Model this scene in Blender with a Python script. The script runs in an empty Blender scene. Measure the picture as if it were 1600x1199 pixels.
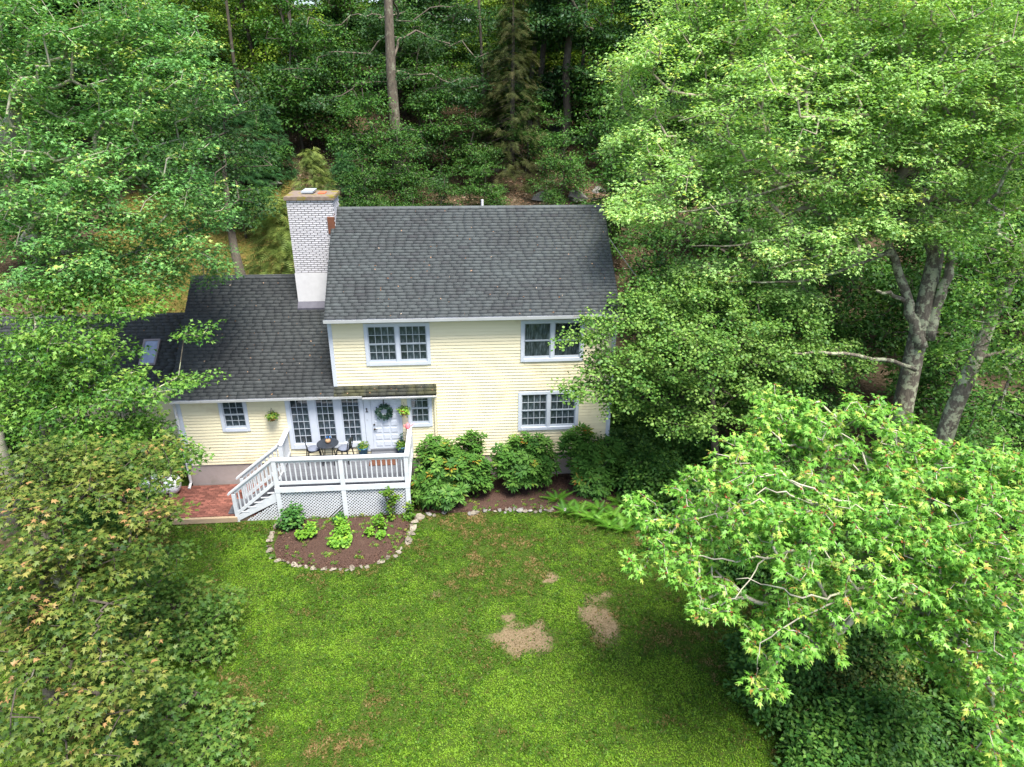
import bpy, math, random
import numpy as np
from mathutils import Vector, Matrix

SC = bpy.context.scene
COL = SC.collection
rnd = random.Random(7)
NP = np.random.default_rng(11)

# ------------------------------------------------------------------ camera
CAM = np.array([3.963, -20.0645, 12.419])
TH, YAW, ROLL, FPX = 0.42394, -0.08262, 0.0062, 1067.0
_f = np.array([-math.sin(YAW) * math.cos(TH), math.cos(YAW) * math.cos(TH), -math.sin(TH)])
_r = np.array([math.cos(YAW), math.sin(YAW), 0.0])
_u = np.cross(_r, _f)
R_ = _r * math.cos(ROLL) + _u * math.sin(ROLL)
U_ = -_r * math.sin(ROLL) + _u * math.cos(ROLL)
cam_data = bpy.data.cameras.new('camera')
cam = bpy.data.objects.new('camera', cam_data)
COL.objects.link(cam)
cam.matrix_world = Matrix(((R_[0], U_[0], -_f[0], CAM[0]), (R_[1], U_[1], -_f[1], CAM[1]),
                           (R_[2], U_[2], -_f[2], CAM[2]), (0, 0, 0, 1)))
cam_data.sensor_width = 36.0
cam_data.lens = FPX / 1600.0 * 36.0
cam_data.clip_end = 2000
SC.camera = cam

# ------------------------------------------------------------------ light
SUN_EL, SUN_AZ = math.radians(67), math.radians(152)      # azimuth clockwise from +Y
world = bpy.data.worlds.new('World')
SC.world = world
world.use_nodes = True
wn = world.node_tree.nodes
wl = world.node_tree.links
wn.clear()
sky = wn.new('ShaderNodeTexSky')
sky.sky_type = 'NISHITA'
sky.sun_disc = False
sky.sun_elevation = SUN_EL
sky.sun_rotation = SUN_AZ
sky.air_density = 1.0
sky.dust_density = 2.5
bg = wn.new('ShaderNodeBackground')
bg.inputs['Strength'].default_value = 0.125
wo = wn.new('ShaderNodeOutputWorld')
wl.new(sky.outputs[0], bg.inputs['Color'])
wl.new(bg.outputs[0], wo.inputs['Surface'])
sd = bpy.data.lights.new('sun', 'SUN')
sd.energy = 4.0
sd.angle = math.radians(26)
sd.color = (1.0, 0.95, 0.86)
sun = bpy.data.objects.new('sun', sd)
COL.objects.link(sun)
sdir = Vector((math.sin(SUN_AZ) * math.cos(SUN_EL), math.cos(SUN_AZ) * math.cos(SUN_EL), math.sin(SUN_EL)))
sun.rotation_euler = sdir.to_track_quat('Z', 'Y').to_euler()
sun.location = (30, -40, 60)
SC.view_settings.view_transform = 'Standard'
SC.view_settings.look = 'None'
SC.view_settings.exposure = 1.4
SC.view_settings.gamma = 1.0
SC.view_settings.use_curve_mapping = False
SC.cycles.max_bounces = 8
SC.cycles.transparent_max_bounces = 6


def at(px, py, depth):
    """photo pixel + distance along the view axis -> world point"""
    return CAM + (_f + R_ * (px - 800) / FPX + U_ * (599.5 - py) / FPX) * depth


# ------------------------------------------------------------------ helpers
def vnoise(x, y, seed=0):
    x = np.asarray(x, float); y = np.asarray(y, float)
    xi = np.floor(x).astype(np.int64); yi = np.floor(y).astype(np.int64)
    fx = x - xi; fy = y - yi
    fx = fx * fx * (3 - 2 * fx); fy = fy * fy * (3 - 2 * fy)

    def h(a, b):
        n = (a * 374761393 + b * 668265263 + seed * 974634777) & 0x7fffffff
        n = ((n ^ (n >> 13)) * 1274126177) & 0x7fffffff
        return ((n ^ (n >> 16)) & 0xffff) / 65535.0
    a = h(xi, yi); b = h(xi + 1, yi); c = h(xi, yi + 1); d = h(xi + 1, yi + 1)
    return a + (b - a) * fx + (c - a) * fy + (a - b - c + d) * fx * fy


def fbm(x, y, seed=0, octv=3):
    s = 0; a = 0.5; t = 0
    for i in range(octv):
        s = s + a * vnoise(x, y, seed + i * 17); t += a
        x = x * 2.03 + 5.1; y = y * 2.03 + 3.7; a *= 0.5
    return s / t


def ground_z(x, y):
    x = np.asarray(x, float); y = np.asarray(y, float)
    base = -0.2 + 0.03 * (vnoise(x * 0.5, y * 0.5, 3) - 0.5)
    k = 1.6
    sp = np.log1p(np.exp(np.clip((y - 8.5) / k, -30, 30))) * k
    sp2 = np.log1p(np.exp(np.clip((y - 40) / 5, -30, 30))) * 5
    hill = 0.37 * sp - 0.24 * sp2
    rough = (fbm(x * 0.25, y * 0.25, 9) - 0.5) * 1.2 * np.clip((y - 9) / 8, 0, 1)
    return base + hill + rough


def gz(x, y):
    return float(ground_z(x, y))


def mesh_np(name, verts, faces, mat=None, tint=None):
    """verts (n,3); faces (m,k) constant size; optional per-vertex tint attribute"""
    verts = np.ascontiguousarray(verts, np.float32)
    faces = np.ascontiguousarray(faces, np.int32)
    me = bpy.data.meshes.new(name)
    me.vertices.add(len(verts))
    me.vertices.foreach_set('co', verts.ravel())
    m, k = faces.shape
    me.loops.add(m * k)
    me.loops.foreach_set('vertex_index', faces.ravel())
    me.polygons.add(m)
    me.polygons.foreach_set('loop_start', np.arange(0, m * k, k, dtype=np.int32))
    me.update(calc_edges=True)
    if tint is not None:
        a = me.attributes.new('tint', 'FLOAT', 'POINT')
        a.data.foreach_set('value', np.ascontiguousarray(tint, np.float32))
    if mat is not None:
        me.materials.append(mat)
    return me


def link(name, me, parent=None, loc=None):
    o = bpy.data.objects.new(name, me)
    COL.objects.link(o)
    if parent is not None:
        o.parent = parent
    if loc is not None:
        o.location = loc
    return o


def tag(o, label=None, cat=None, group=None, kind=None):
    if label: o['label'] = label
    if cat: o['category'] = cat
    if group: o['group'] = group
    if kind: o['kind'] = kind
    return o


def thing(name, loc, label, cat, group=None, rz=0.0):
    o = bpy.data.objects.new(name, None)
    COL.objects.link(o)
    o.empty_display_size = 0.2
    o.location = loc
    o.rotation_euler = (0, 0, rz)
    return tag(o, label, cat, group)


class MB:
    """collects shapes, builds ONE mesh object"""
    def __init__(s, off=(0, 0, 0)):
        s.v = []; s.f = []; s.o = Vector(off)

    def add(s, vs, fs):
        b = len(s.v)
        s.v += [tuple(Vector(p) - s.o) for p in vs]
        s.f += [tuple(b + i for i in q) for q in fs]
        return s

    def box(s, x0, x1, y0, y1, z0, z1):
        return s.add([(x0, y0, z0), (x1, y0, z0), (x1, y1, z0), (x0, y1, z0), (x0, y0, z1), (x1, y0, z1), (x1, y1, z1), (x0, y1, z1)],
                     [(0, 3, 2, 1), (4, 5, 6, 7), (0, 1, 5, 4), (1, 2, 6, 5), (2, 3, 7, 6), (3, 0, 4, 7)])

    def prism(s, poly, d):
        """poly: 3D points of one cap, d: extrusion vector"""
        n = len(poly); d = Vector(d)
        a = [Vector(p) for p in poly]
        return s.add(a + [p + d for p in a], [tuple(range(n))[::-1], tuple(range(n, 2 * n))] +
                     [(i, (i + 1) % n, n + (i + 1) % n, n + i) for i in range(n)])

    def bar(s, p0, p1, w, h, up=(0, 0, 1)):
        p0 = Vector(p0); p1 = Vector(p1)
        d = (p1 - p0).normalized()
        x = d.cross(Vector(up))
        if x.length < 1e-4: x = d.cross(Vector((0, 1, 0)))
        x.normalize(); z = x.cross(d)
        x *= w / 2; z *= h / 2
        return s.add([p0 - x - z, p0 + x - z, p0 + x + z, p0 - x + z, p1 - x - z, p1 + x - z, p1 + x + z, p1 - x + z],
                     [(0, 1, 2, 3)[::-1], (4, 5, 6, 7), (0, 1, 5, 4), (1, 2, 6, 5), (2, 3, 7, 6), (3, 0, 4, 7)])

    def tube(s, pts, rad, n=8, cap=True):
        pts = [Vector(p) for p in pts]
        if not hasattr(rad, '__len__'): rad = [rad] * len(pts)
        vs = []; fs = []
        ref = None
        for i, p in enumerate(pts):
            d = (pts[min(i + 1, len(pts) - 1)] - pts[max(i - 1, 0)]).normalized()
            if ref is None:
                ref = d.cross(Vector((0.31, 0.2, 0.9)))
                if ref.length < 1e-3: ref = d.cross(Vector((1, 0, 0)))
            ref = (ref - d * ref.dot(d)).normalized()
            b = d.cross(ref)
            for k in range(n):
                a = 2 * math.pi * k / n
                vs.append(p + (ref * math.cos(a) + b * math.sin(a)) * rad[i])
        for i in range(len(pts) - 1):
            for k in range(n):
                fs.append((i * n + k, i * n + (k + 1) % n, (i + 1) * n + (k + 1) % n, (i + 1) * n + k))
        if cap:
            fs.append(tuple(range(n))[::-1]); fs.append(tuple(range((len(pts) - 1) * n, len(pts) * n)))
        return s.add(vs, fs)

    def lathe(s, c, prof, n=20):
        """prof: list of (radius, z)"""
        vs = []; fs = []
        for r, z in prof:
            for k in range(n):
                a = 2 * math.pi * k / n
                vs.append((c[0] + r * math.cos(a), c[1] + r * math.sin(a), c[2] + z))
        for i in range(len(prof) - 1):
            for k in range(n):
                fs.append((i * n + k, i * n + (k + 1) % n, (i + 1) * n + (k + 1) % n, (i + 1) * n + k))
        fs.append(tuple(range(n))[::-1]); fs.append(tuple(range((len(prof) - 1) * n, len(prof) * n)))
        return s.add(vs, fs)

    def mesh(s, name, mat, smooth=False):
        me = bpy.data.meshes.new(name)
        me.from_pydata(s.v, [], s.f)
        me.materials.append(mat)
        if smooth:
            for p in me.polygons: p.use_smooth = True
        me.update()
        return me

    def build(s, name, mat, parent=None, smooth=False):
        return link(name, s.mesh(name, mat, smooth), parent)


# ------------------------------------------------------------------ materials
def nodemat(name):
    m = bpy.data.materials.new(name)
    m.use_nodes = True
    nt = m.node_tree
    nt.nodes.clear()
    out = nt.nodes.new('ShaderNodeOutputMaterial')
    return m, nt, out


def ramp(nt, src, stops):
    r = nt.nodes.new('ShaderNodeValToRGB')
    el = r.color_ramp.elements
    while len(el) > 1: el.remove(el[-1])
    el[0].position = stops[0][0]; el[0].color = (*stops[0][1], 1)
    for p, c in stops[1:]:
        e = el.new(p); e.color = (*c, 1)
    nt.links.new(src, r.inputs[0])
    return r.outputs[0]


def noise(nt, scale, detail=4, rough=0.6, coord='Object', stretch=None):
    tc = nt.nodes.new('ShaderNodeTexCoord')
    n = nt.nodes.new('ShaderNodeTexNoise')
    n.inputs['Scale'].default_value = scale
    n.inputs['Detail'].default_value = detail
    n.inputs['Roughness'].default_value = rough
    src = tc.outputs[coord]
    if stretch:
        mp = nt.nodes.new('ShaderNodeMapping')
        mp.inputs['Scale'].default_value = stretch
        nt.links.new(src, mp.inputs[0]); src = mp.outputs[0]
    nt.links.new(src, n.inputs['Vector'])
    return n.outputs['Fac']


def mixc(nt, fac, a, b, mode='MIX'):
    m = nt.nodes.new('ShaderNodeMix')
    m.data_type = 'RGBA'; m.blend_type = mode
    for sock, v in ((m.inputs[0], fac), (m.inputs[6], a), (m.inputs[7], b)):
        if isinstance(v, (int, float)): sock.default_value = v
        elif isinstance(v, tuple): sock.default_value = (*v, 1)
        else: nt.links.new(v, sock)
    return m.outputs[2]


def pmat(name, a, b=None, scale=6, rough=0.6, spec=0.3, bump=0.0, bscale=30, objvar=0.0, stretch=None, dirt=None, dscale=1.2, dlo=0.55, dhi=0.75, metal=0.0):
    """two-colour noise material; objvar: brightness change from object to object; dirt: third colour in patches"""
    m, nt, out = nodemat(name)
    p = nt.nodes.new('ShaderNodeBsdfPrincipled')
    p.inputs['Roughness'].default_value = rough
    p.inputs['Specular IOR Level'].default_value = spec
    p.inputs['Metallic'].default_value = metal
    b = b or tuple(c * 0.85 for c in a)
    c = ramp(nt, noise(nt, scale, 5, stretch=stretch), [(0.3, b), (0.7, a)])
    if dirt:
        d = ramp(nt, noise(nt, dscale, 6, 0.65), [(dlo, (0, 0, 0)), (dhi, (1, 1, 1))])
        c = mixc(nt, d, c, dirt)
    if objvar:
        oi = nt.nodes.new('ShaderNodeObjectInfo')
        mr = nt.nodes.new('ShaderNodeMapRange')
        mr.inputs[3].default_value = 1 - objvar; mr.inputs[4].default_value = 1 + objvar
        nt.links.new(oi.outputs['Random'], mr.inputs[0])
        c = mixc(nt, 1.0, c, mr.outputs[0], 'MULTIPLY')
    nt.links.new(c, p.inputs['Base Color'])
    if bump:
        bn = nt.nodes.new('ShaderNodeBump')
        bn.inputs['Strength'].default_value = bump
        bn.inputs['Distance'].default_value = 0.02
        nt.links.new(noise(nt, bscale, 6, 0.7, stretch=stretch), bn.inputs['Height'])
        nt.links.new(bn.outputs[0], p.inputs['Normal'])
    nt.links.new(p.outputs[0], out.inputs[0])
    return m


def leafmat(name, stops, trans=0.3, gloss=0.06, rough=0.35, objvar=0.0):
    gloss *= 0.25; rough = 0.5; trans *= 0.8
    """leaf colour picked by the per-leaf tint attribute"""
    m, nt, out = nodemat(name)
    at_ = nt.nodes.new('ShaderNodeAttribute'); at_.attribute_name = 'tint'
    c = ramp(nt, at_.outputs['Fac'], stops)
    if objvar:
        oi = nt.nodes.new('ShaderNodeObjectInfo')
        mr = nt.nodes.new('ShaderNodeMapRange')
        mr.inputs[3].default_value = 1 - objvar; mr.inputs[4].default_value = 1 + objvar
        nt.links.new(oi.outputs['Random'], mr.inputs[0])
        c = mixc(nt, 1.0, c, mr.outputs[0], 'MULTIPLY')
    d = nt.nodes.new('ShaderNodeBsdfDiffuse'); nt.links.new(c, d.inputs[0])
    t = nt.nodes.new('ShaderNodeBsdfTranslucent')
    tcol = mixc(nt, 1.0, c, (1.15, 1.2, 0.5), 'MULTIPLY')
    nt.links.new(tcol, t.inputs[0])
    g = nt.nodes.new('ShaderNodeBsdfGlossy'); g.inputs['Roughness'].default_value = rough
    g.inputs[0].default_value = (0.9, 0.95, 1.0, 1)
    m1 = nt.nodes.new('ShaderNodeMixShader'); m1.inputs[0].default_value = trans
    nt.links.new(d.outputs[0], m1.inputs[1]); nt.links.new(t.outputs[0], m1.inputs[2])
    m2 = nt.nodes.new('ShaderNodeMixShader'); m2.inputs[0].default_value = gloss
    nt.links.new(m1.outputs[0], m2.inputs[1]); nt.links.new(g.outputs[0], m2.inputs[2])
    nt.links.new(m2.outputs[0], out.inputs[0])
    return m


M = {}
M['siding'] = pmat('cream_clapboard_paint', (0.70, 0.64, 0.455), (0.65, 0.59, 0.41), scale=2.5, rough=0.6, spec=0.2, objvar=0.045, stretch=(0.4, 1, 6), dirt=(0.47, 0.37, 0.24), dscale=0.9, dlo=0.56, dhi=0.85)
M['sheath'] = pmat('wall_sheathing', (0.5, 0.42, 0.28))
M['trim'] = pmat('white_trim_paint', (0.496, 0.534, 0.611), (0.448, 0.492, 0.563), scale=5, rough=0.5)
M['gutter'] = pmat('white_gutter_metal', (0.570, 0.580, 0.598), (0.506, 0.515, 0.515), scale=4, rough=0.35, spec=0.5, dirt=(0.386, 0.276, 0.202), dscale=3, dlo=0.6, dhi=0.75)
M['deckwhite'] = pmat('white_deck_paint', (0.564, 0.590, 0.624), (0.472, 0.498, 0.535), scale=5, rough=0.5, dirt=(0.513, 0.529, 0.495), dscale=3, dlo=0.62, dhi=0.85)
M['deckgrey'] = pmat('grey_deck_stain', (0.107, 0.115, 0.131), (0.082, 0.086, 0.102), scale=4, rough=0.6, objvar=0.1, stretch=(1, 12, 12))
M['concrete'] = pmat('foundation_concrete', (0.344, 0.295, 0.279), (0.287, 0.246, 0.230), scale=2.5, rough=0.85, bump=0.2, dirt=(0.213, 0.197, 0.156), dscale=1.1)
M['wpaint'] = pmat('white_painted_masonry', (0.540, 0.540, 0.567), (0.486, 0.486, 0.513), scale=7, rough=0.7, bump=0.15, bscale=18)
M['wbrick'] = pmat('white_painted_brick', (0.540, 0.540, 0.581), (0.459, 0.450, 0.495), scale=9, rough=0.7, objvar=0.07, bump=0.2, dirt=(0.450, 0.414, 0.414), dscale=2.0, dlo=0.62, dhi=0.8)
M['mortar'] = pmat('dark_mortar', (0.075, 0.072, 0.07), (0.05, 0.05, 0.05), scale=12, rough=0.9)
M['cap'] = pmat('mossy_chimney_cap', (0.205, 0.164, 0.135), (0.131, 0.098, 0.078), scale=9, rough=0.9, bump=0.5, dirt=(0.164, 0.139, 0.016), dscale=3.0, dlo=0.54, dhi=0.62)
M['slate'] = pmat('blue_grey_slab', (0.33, 0.37, 0.42), rough=0.6)
M['redbrick'] = pmat('loose_red_brick', (0.45, 0.13, 0.06), (0.34, 0.09, 0.045), scale=10, rough=0.85)
M['paver'] = pmat('red_brick_paver', (0.215, 0.082, 0.06), (0.145, 0.056, 0.043), scale=6, rough=0.85, objvar=0.35, bump=0.3, dirt=(0.10, 0.075, 0.05), dscale=0.9, dlo=0.55, dhi=0.78)
M['sand'] = pmat('joint_sand', (0.12, 0.085, 0.06), rough=0.95)
M['edge'] = pmat('weathered_timber_edge', (0.394, 0.295, 0.197), (0.279, 0.205, 0.131), scale=6, stretch=(1, 8, 8), rough=0.85)
M['rust'] = pmat('rusty_flashing', (0.14, 0.055, 0.03), (0.10, 0.04, 0.025), scale=6, rough=0.8)
M['darkflash'] = pmat('lead_flashing', (0.075, 0.075, 0.10), (0.05, 0.05, 0.07), scale=6, rough=0.6)
M['blackmetal'] = pmat('black_metal', (0.014, 0.015, 0.017), (0.01, 0.01, 0.012), rough=0.4, spec=0.5)
M['tabletop'] = pmat('dark_table_top', (0.028, 0.034, 0.045), (0.018, 0.022, 0.03), scale=8, rough=0.4)
M['cushion'] = pmat('grey_blue_cushion', (0.148, 0.167, 0.221), (0.123, 0.143, 0.197), scale=20, rough=0.9)
M['pot'] = pmat('blue_glazed_pot', (0.05, 0.17, 0.27), (0.04, 0.13, 0.22), scale=4, rough=0.3, spec=0.5)
M['soil'] = pmat('soil_and_deck_shade', (0.03, 0.02, 0.014), rough=0.95)  # pot soil, and the painted shade behind the lattice
M['terra'] = pmat('terracotta', (0.40, 0.13, 0.05), (0.30, 0.09, 0.04), rough=0.8)
M['mat'] = pmat('brown_coir', (0.100, 0.043, 0.025), (0.075, 0.030, 0.018), scale=15, rough=0.95, bump=0.3)
M['pink'] = pmat('pink_painted_tin', (0.80, 0.19, 0.22), (0.75, 0.16, 0.2), rough=0.5)
M['woven'] = pmat('woven_straw', (0.42, 0.27, 0.15), (0.24, 0.14, 0.08), scale=18, rough=0.85)
M['blueflower'] = pmat('blue_petal', (0.03, 0.15, 0.38), (0.02, 0.1, 0.3), rough=0.7)
M['numeral'] = pmat('black_numeral', (0.012, 0.012, 0.013), rough=0.4)
M['brass'] = pmat('dark_bronze', (0.05, 0.04, 0.03), rough=0.3, metal=0.8)
M['copper'] = pmat('galvanised_tin', (0.42, 0.43, 0.45), rough=0.4, metal=0.4)
M['stone'] = pmat('pale_fieldstone', (0.254, 0.228, 0.183), (0.142, 0.124, 0.097), scale=9, rough=0.9, objvar=0.4, bump=0.6, bscale=9, dirt=(0.153, 0.130, 0.100), dscale=5)
M['greystone'] = pmat('grey_fieldstone', (0.240, 0.232, 0.216), (0.160, 0.152, 0.144), scale=7, rough=0.9, objvar=0.25, bump=0.6, bscale=9, dirt=(0.264, 0.232, 0.176), dscale=5)
M['ledge'] = pmat('mossy_boulder', (0.180, 0.174, 0.162), (0.120, 0.114, 0.102), scale=2, rough=0.95, bump=0.6, bscale=5, objvar=0.15, dirt=(0.054, 0.060, 0.018), dscale=1.3)
M['mulch'] = pmat('bark_mulch', (0.077, 0.043, 0.031), (0.037, 0.021, 0.016), scale=26, rough=0.95, bump=1.0, bscale=40, dirt=(0.107, 0.070, 0.052), dscale=3.5, dlo=0.58, dhi=0.8)
M['bark'] = pmat('grey_bark_with_lichen', (0.20, 0.175, 0.135), (0.07, 0.058, 0.045), scale=7, stretch=(3, 3, 0.6), rough=0.95, bump=1.0, bscale=9, dirt=(0.34, 0.36, 0.24), dscale=4.5, dlo=0.50, dhi=0.56)
M['oakbark'] = pmat('furrowed_oak_bark', (0.15, 0.125, 0.095), (0.06, 0.05, 0.038), scale=7, stretch=(3, 3, 0.5), rough=0.95, bump=1.0, bscale=9, dirt=(0.20, 0.20, 0.14), dscale=3.5, dlo=0.54, dhi=0.64)
M['darkbark'] = pmat('dark_bark', (0.10, 0.085, 0.065), (0.05, 0.042, 0.033), scale=5, stretch=(3, 3, 0.5), rough=0.95, bump=0.9, bscale=9, dirt=(0.16, 0.16, 0.11), dscale=2.6, dlo=0.55, dhi=0.7)
M['palebark'] = pmat('pale_silver_bark', (0.46, 0.43, 0.36), (0.30, 0.27, 0.21), scale=6, rough=0.9, bump=0.4, dirt=(0.40, 0.42, 0.27), dscale=3.0, dlo=0.5, dhi=0.62)
M['twigbark'] = pmat('pale_brown_twig_bark', (0.34, 0.29, 0.235), (0.20, 0.165, 0.13), scale=4, rough=0.9)
M['stem'] = pmat('green_brown_stem', (0.12, 0.11, 0.05), rough=0.9)
M['white_tank'] = pmat('white_tank_paint', (0.78, 0.80, 0.83), rough=0.4)
M['cable'] = pmat('grey_cable', (0.5, 0.5, 0.48), rough=0.6)

# shingles: tint attribute (joined tabs) or object random (single tabs) picks the grey
def shinglemat(name, lo, mid, hi, moss):
    m, nt, out = nodemat(name)
    p = nt.nodes.new('ShaderNodeBsdfPrincipled'); p.inputs['Roughness'].default_value = 0.9
    p.inputs['Specular IOR Level'].default_value = 0.2
    a = nt.nodes.new('ShaderNodeAttribute'); a.attribute_name = 'tint'
    c = ramp(nt, a.outputs['Fac'], [(0.0, lo), (0.5, mid), (1.0, hi)])
    tc = nt.nodes.new('ShaderNodeNewGeometry')
    n1 = nt.nodes.new('ShaderNodeTexNoise'); n1.inputs['Scale'].default_value = 0.7; n1.inputs['Detail'].default_value = 6
    nt.links.new(tc.outputs['Position'], n1.inputs['Vector'])
    c = mixc(nt, 1.0, c, ramp(nt, n1.outputs['Fac'], [(0.3, (0.86, 0.84, 0.85)), (0.7, (1.10, 1.12, 1.12))]), 'MULTIPLY')
    n2 = nt.nodes.new('ShaderNodeTexNoise'); n2.inputs['Scale'].default_value = 55; n2.inputs['Detail'].default_value = 3
    nt.links.new(tc.outputs['Position'], n2.inputs['Vector'])
    c = mixc(nt, 1.0, c, ramp(nt, n2.outputs['Fac'], [(0.25, (0.8, 0.8, 0.8)), (0.75, (1.2, 1.2, 1.2))]), 'MULTIPLY')
    n3 = nt.nodes.new('ShaderNodeTexNoise'); n3.inputs['Scale'].default_value = 1.7; n3.inputs['Detail'].default_value = 5
    nt.links.new(tc.outputs['Position'], n3.inputs['Vector'])
    c = mixc(nt, ramp(nt, n3.outputs['Fac'], [(moss, (0, 0, 0)), (moss + 0.15, (0.6, 0.6, 0.6))]), c, (0.075, 0.075, 0.033))
    nt.links.new(c, p.inputs['Base Color']); nt.links.new(p.outputs[0], out.inputs[0])
    return m


M['shingle'] = shinglemat('grey_green_shingle', (0.052, 0.053, 0.059), (0.068, 0.077, 0.080), (0.087, 0.099, 0.102), 0.82)
M['shingle_dark'] = shinglemat('charcoal_shingle', (0.037, 0.040, 0.044), (0.051, 0.056, 0.058), (0.067, 0.074, 0.076), 0.72)
M['shingle_moss'] = shinglemat('mossy_shingle', (0.034, 0.034, 0.031), (0.051, 0.054, 0.044), (0.068, 0.071, 0.058), 0.47)


def glassmat():
    m, nt, out = nodemat('window_glass')
    p = nt.nodes.new('ShaderNodeBsdfPrincipled')
    c = ramp(nt, noise(nt, 5, 3, stretch=(3, 1, 0.6)), [(0.35, (0.012, 0.018, 0.022)), (0.52, (0.04, 0.056, 0.07)), (0.72, (0.11, 0.14, 0.165))])  # uneven reflections put into the pane colour as streaky noise
    oi = nt.nodes.new('ShaderNodeObjectInfo')
    mr = nt.nodes.new('ShaderNodeMapRange'); mr.inputs[3].default_value = 0.55; mr.inputs[4].default_value = 1.3
    nt.links.new(oi.outputs['Random'], mr.inputs[0])
    c = mixc(nt, 1.0, c, mr.outputs[0], 'MULTIPLY')
    nt.links.new(c, p.inputs['Base Color'])
    p.inputs['Roughness'].default_value = 0.05
    p.inputs['Specular IOR Level'].default_value = 0.6
    nt.links.new(p.outputs[0], out.inputs[0])
    return m


M['glass'] = glassmat()

# leaf palettes (dark -> light by tint)
L = {}
L['maple_bright'] = leafmat('maple_leaf_bright', [(0.0, (0.126, 0.264, 0.065)), (0.45, (0.269, 0.467, 0.131)), (0.86, (0.448, 0.670, 0.244)), (0.96, (0.568, 0.623, 0.150)), (1.0, (0.568, 0.420, 0.150))], 0.48, 0.07)
L['maple_front'] = leafmat('silver_maple_leaf', [(0.0, (0.052, 0.180, 0.020)), (0.4, (0.124, 0.318, 0.033)), (0.82, (0.227, 0.456, 0.076)), (0.95, (0.372, 0.480, 0.083)), (0.97, (0.310, 0.120, 0.041)), (1.0, (0.248, 0.054, 0.028))], 0.42, 0.08)
L['maple_brown'] = leafmat('bronzing_maple_leaf', [(0.0, (0.019, 0.050, 0.009)), (0.4, (0.056, 0.103, 0.015)), (0.75, (0.133, 0.168, 0.031)), (0.93, (0.249, 0.224, 0.060)), (1.0, (0.301, 0.138, 0.073))], 0.26, 0.06)
L['maple_low'] = leafmat('shaded_maple_leaf', [(0.0, (0.036, 0.096, 0.017)), (0.5, (0.078, 0.162, 0.026)), (0.92, (0.156, 0.228, 0.042)), (1.0, (0.264, 0.216, 0.060))], 0.36, 0.05)
L['maple_deep'] = leafmat('maple_leaf_deep', [(0.0, (0.050, 0.153, 0.039)), (0.5, (0.121, 0.291, 0.075)), (0.88, (0.254, 0.460, 0.133)), (0.97, (0.396, 0.430, 0.089)), (1.0, (0.466, 0.261, 0.106))], 0.36, 0.07)
L['maple_mid'] = leafmat('maple_leaf_mid', [(0.0, (0.034, 0.114, 0.018)), (0.5, (0.089, 0.207, 0.029)), (0.9, (0.178, 0.316, 0.054)), (1.0, (0.237, 0.316, 0.049))], 0.36, 0.06)
L['small_leaf'] = leafmat('small_round_leaf', [(0.0, (0.044, 0.127, 0.022)), (0.5, (0.110, 0.226, 0.040)), (0.95, (0.209, 0.330, 0.072)), (1.0, (0.363, 0.330, 0.055))], 0.34, 0.06)
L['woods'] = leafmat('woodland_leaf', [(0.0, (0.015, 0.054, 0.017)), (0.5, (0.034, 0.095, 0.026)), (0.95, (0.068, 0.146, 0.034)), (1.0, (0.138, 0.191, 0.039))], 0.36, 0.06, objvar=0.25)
L['woods_lit'] = leafmat('sunlit_woodland_leaf', [(0.0, (0.06, 0.15, 0.02)), (0.5, (0.14, 0.25, 0.03)), (1.0, (0.27, 0.36, 0.05))], 0.45, 0.04, objvar=0.2)  # lighter, yellower copy of woods: sunlight put into the leaf colour
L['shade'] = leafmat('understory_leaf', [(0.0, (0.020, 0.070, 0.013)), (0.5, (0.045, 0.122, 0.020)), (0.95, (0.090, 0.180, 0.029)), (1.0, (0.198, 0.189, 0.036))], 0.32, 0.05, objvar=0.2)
L['olive'] = leafmat('dying_conifer_needle', [(0.0, (0.031, 0.041, 0.013)), (0.6, (0.056, 0.070, 0.022)), (1.0, (0.099, 0.094, 0.040))], 0.2, 0.02)
L['hemlock'] = leafmat('hemlock_needle', [(0.0, (0.07, 0.12, 0.025)), (0.5, (0.15, 0.21, 0.05)), (1.0, (0.27, 0.33, 0.08))], 0.28, 0.04, objvar=0.15)
L['yew'] = leafmat('dark_evergreen_needle', [(0.0, (0.018, 0.06, 0.02)), (0.6, (0.035, 0.11, 0.033)), (1.0, (0.07, 0.16, 0.045))], 0.2, 0.04)
L['rhodo'] = leafmat('rhododendron_leaf', [(0.0, (0.026, 0.081, 0.015)), (0.5, (0.059, 0.148, 0.024)), (0.88, (0.118, 0.222, 0.041)), (0.97, (0.222, 0.244, 0.030)), (1.0, (0.266, 0.089, 0.022))], 0.22, 0.03, 0.3)
L['hydrangea'] = leafmat('lime_hydrangea_leaf', [(0.0, (0.060, 0.162, 0.017)), (0.5, (0.119, 0.272, 0.025)), (1.0, (0.255, 0.408, 0.043))], 0.3, 0.05)
L['bedshrub'] = leafmat('deep_bed_shrub_leaf', [(0.0, (0.023, 0.081, 0.018)), (0.6, (0.050, 0.144, 0.027)), (1.0, (0.099, 0.207, 0.036))], 0.25, 0.06)
L['fern'] = leafmat('fern_frond', [(0.0, (0.040, 0.128, 0.012)), (0.6, (0.080, 0.208, 0.018)), (1.0, (0.136, 0.272, 0.032))], 0.35, 0.04)
L['weed'] = leafmat('weed_leaf', [(0.0, (0.043, 0.119, 0.017)), (0.6, (0.093, 0.187, 0.021)), (1.0, (0.212, 0.230, 0.034))], 0.3, 0.04)
L['grass'] = leafmat('lawn_blade', [(0.0, (0.20, 0.14, 0.06)), (0.18, (0.135, 0.115, 0.034)), (0.36, (0.068, 0.086, 0.015)), (0.52, (0.036, 0.088, 0.009)), (0.75, (0.066, 0.148, 0.010)), (1.0, (0.14, 0.25, 0.02))], 0.34, 0.03)
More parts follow.
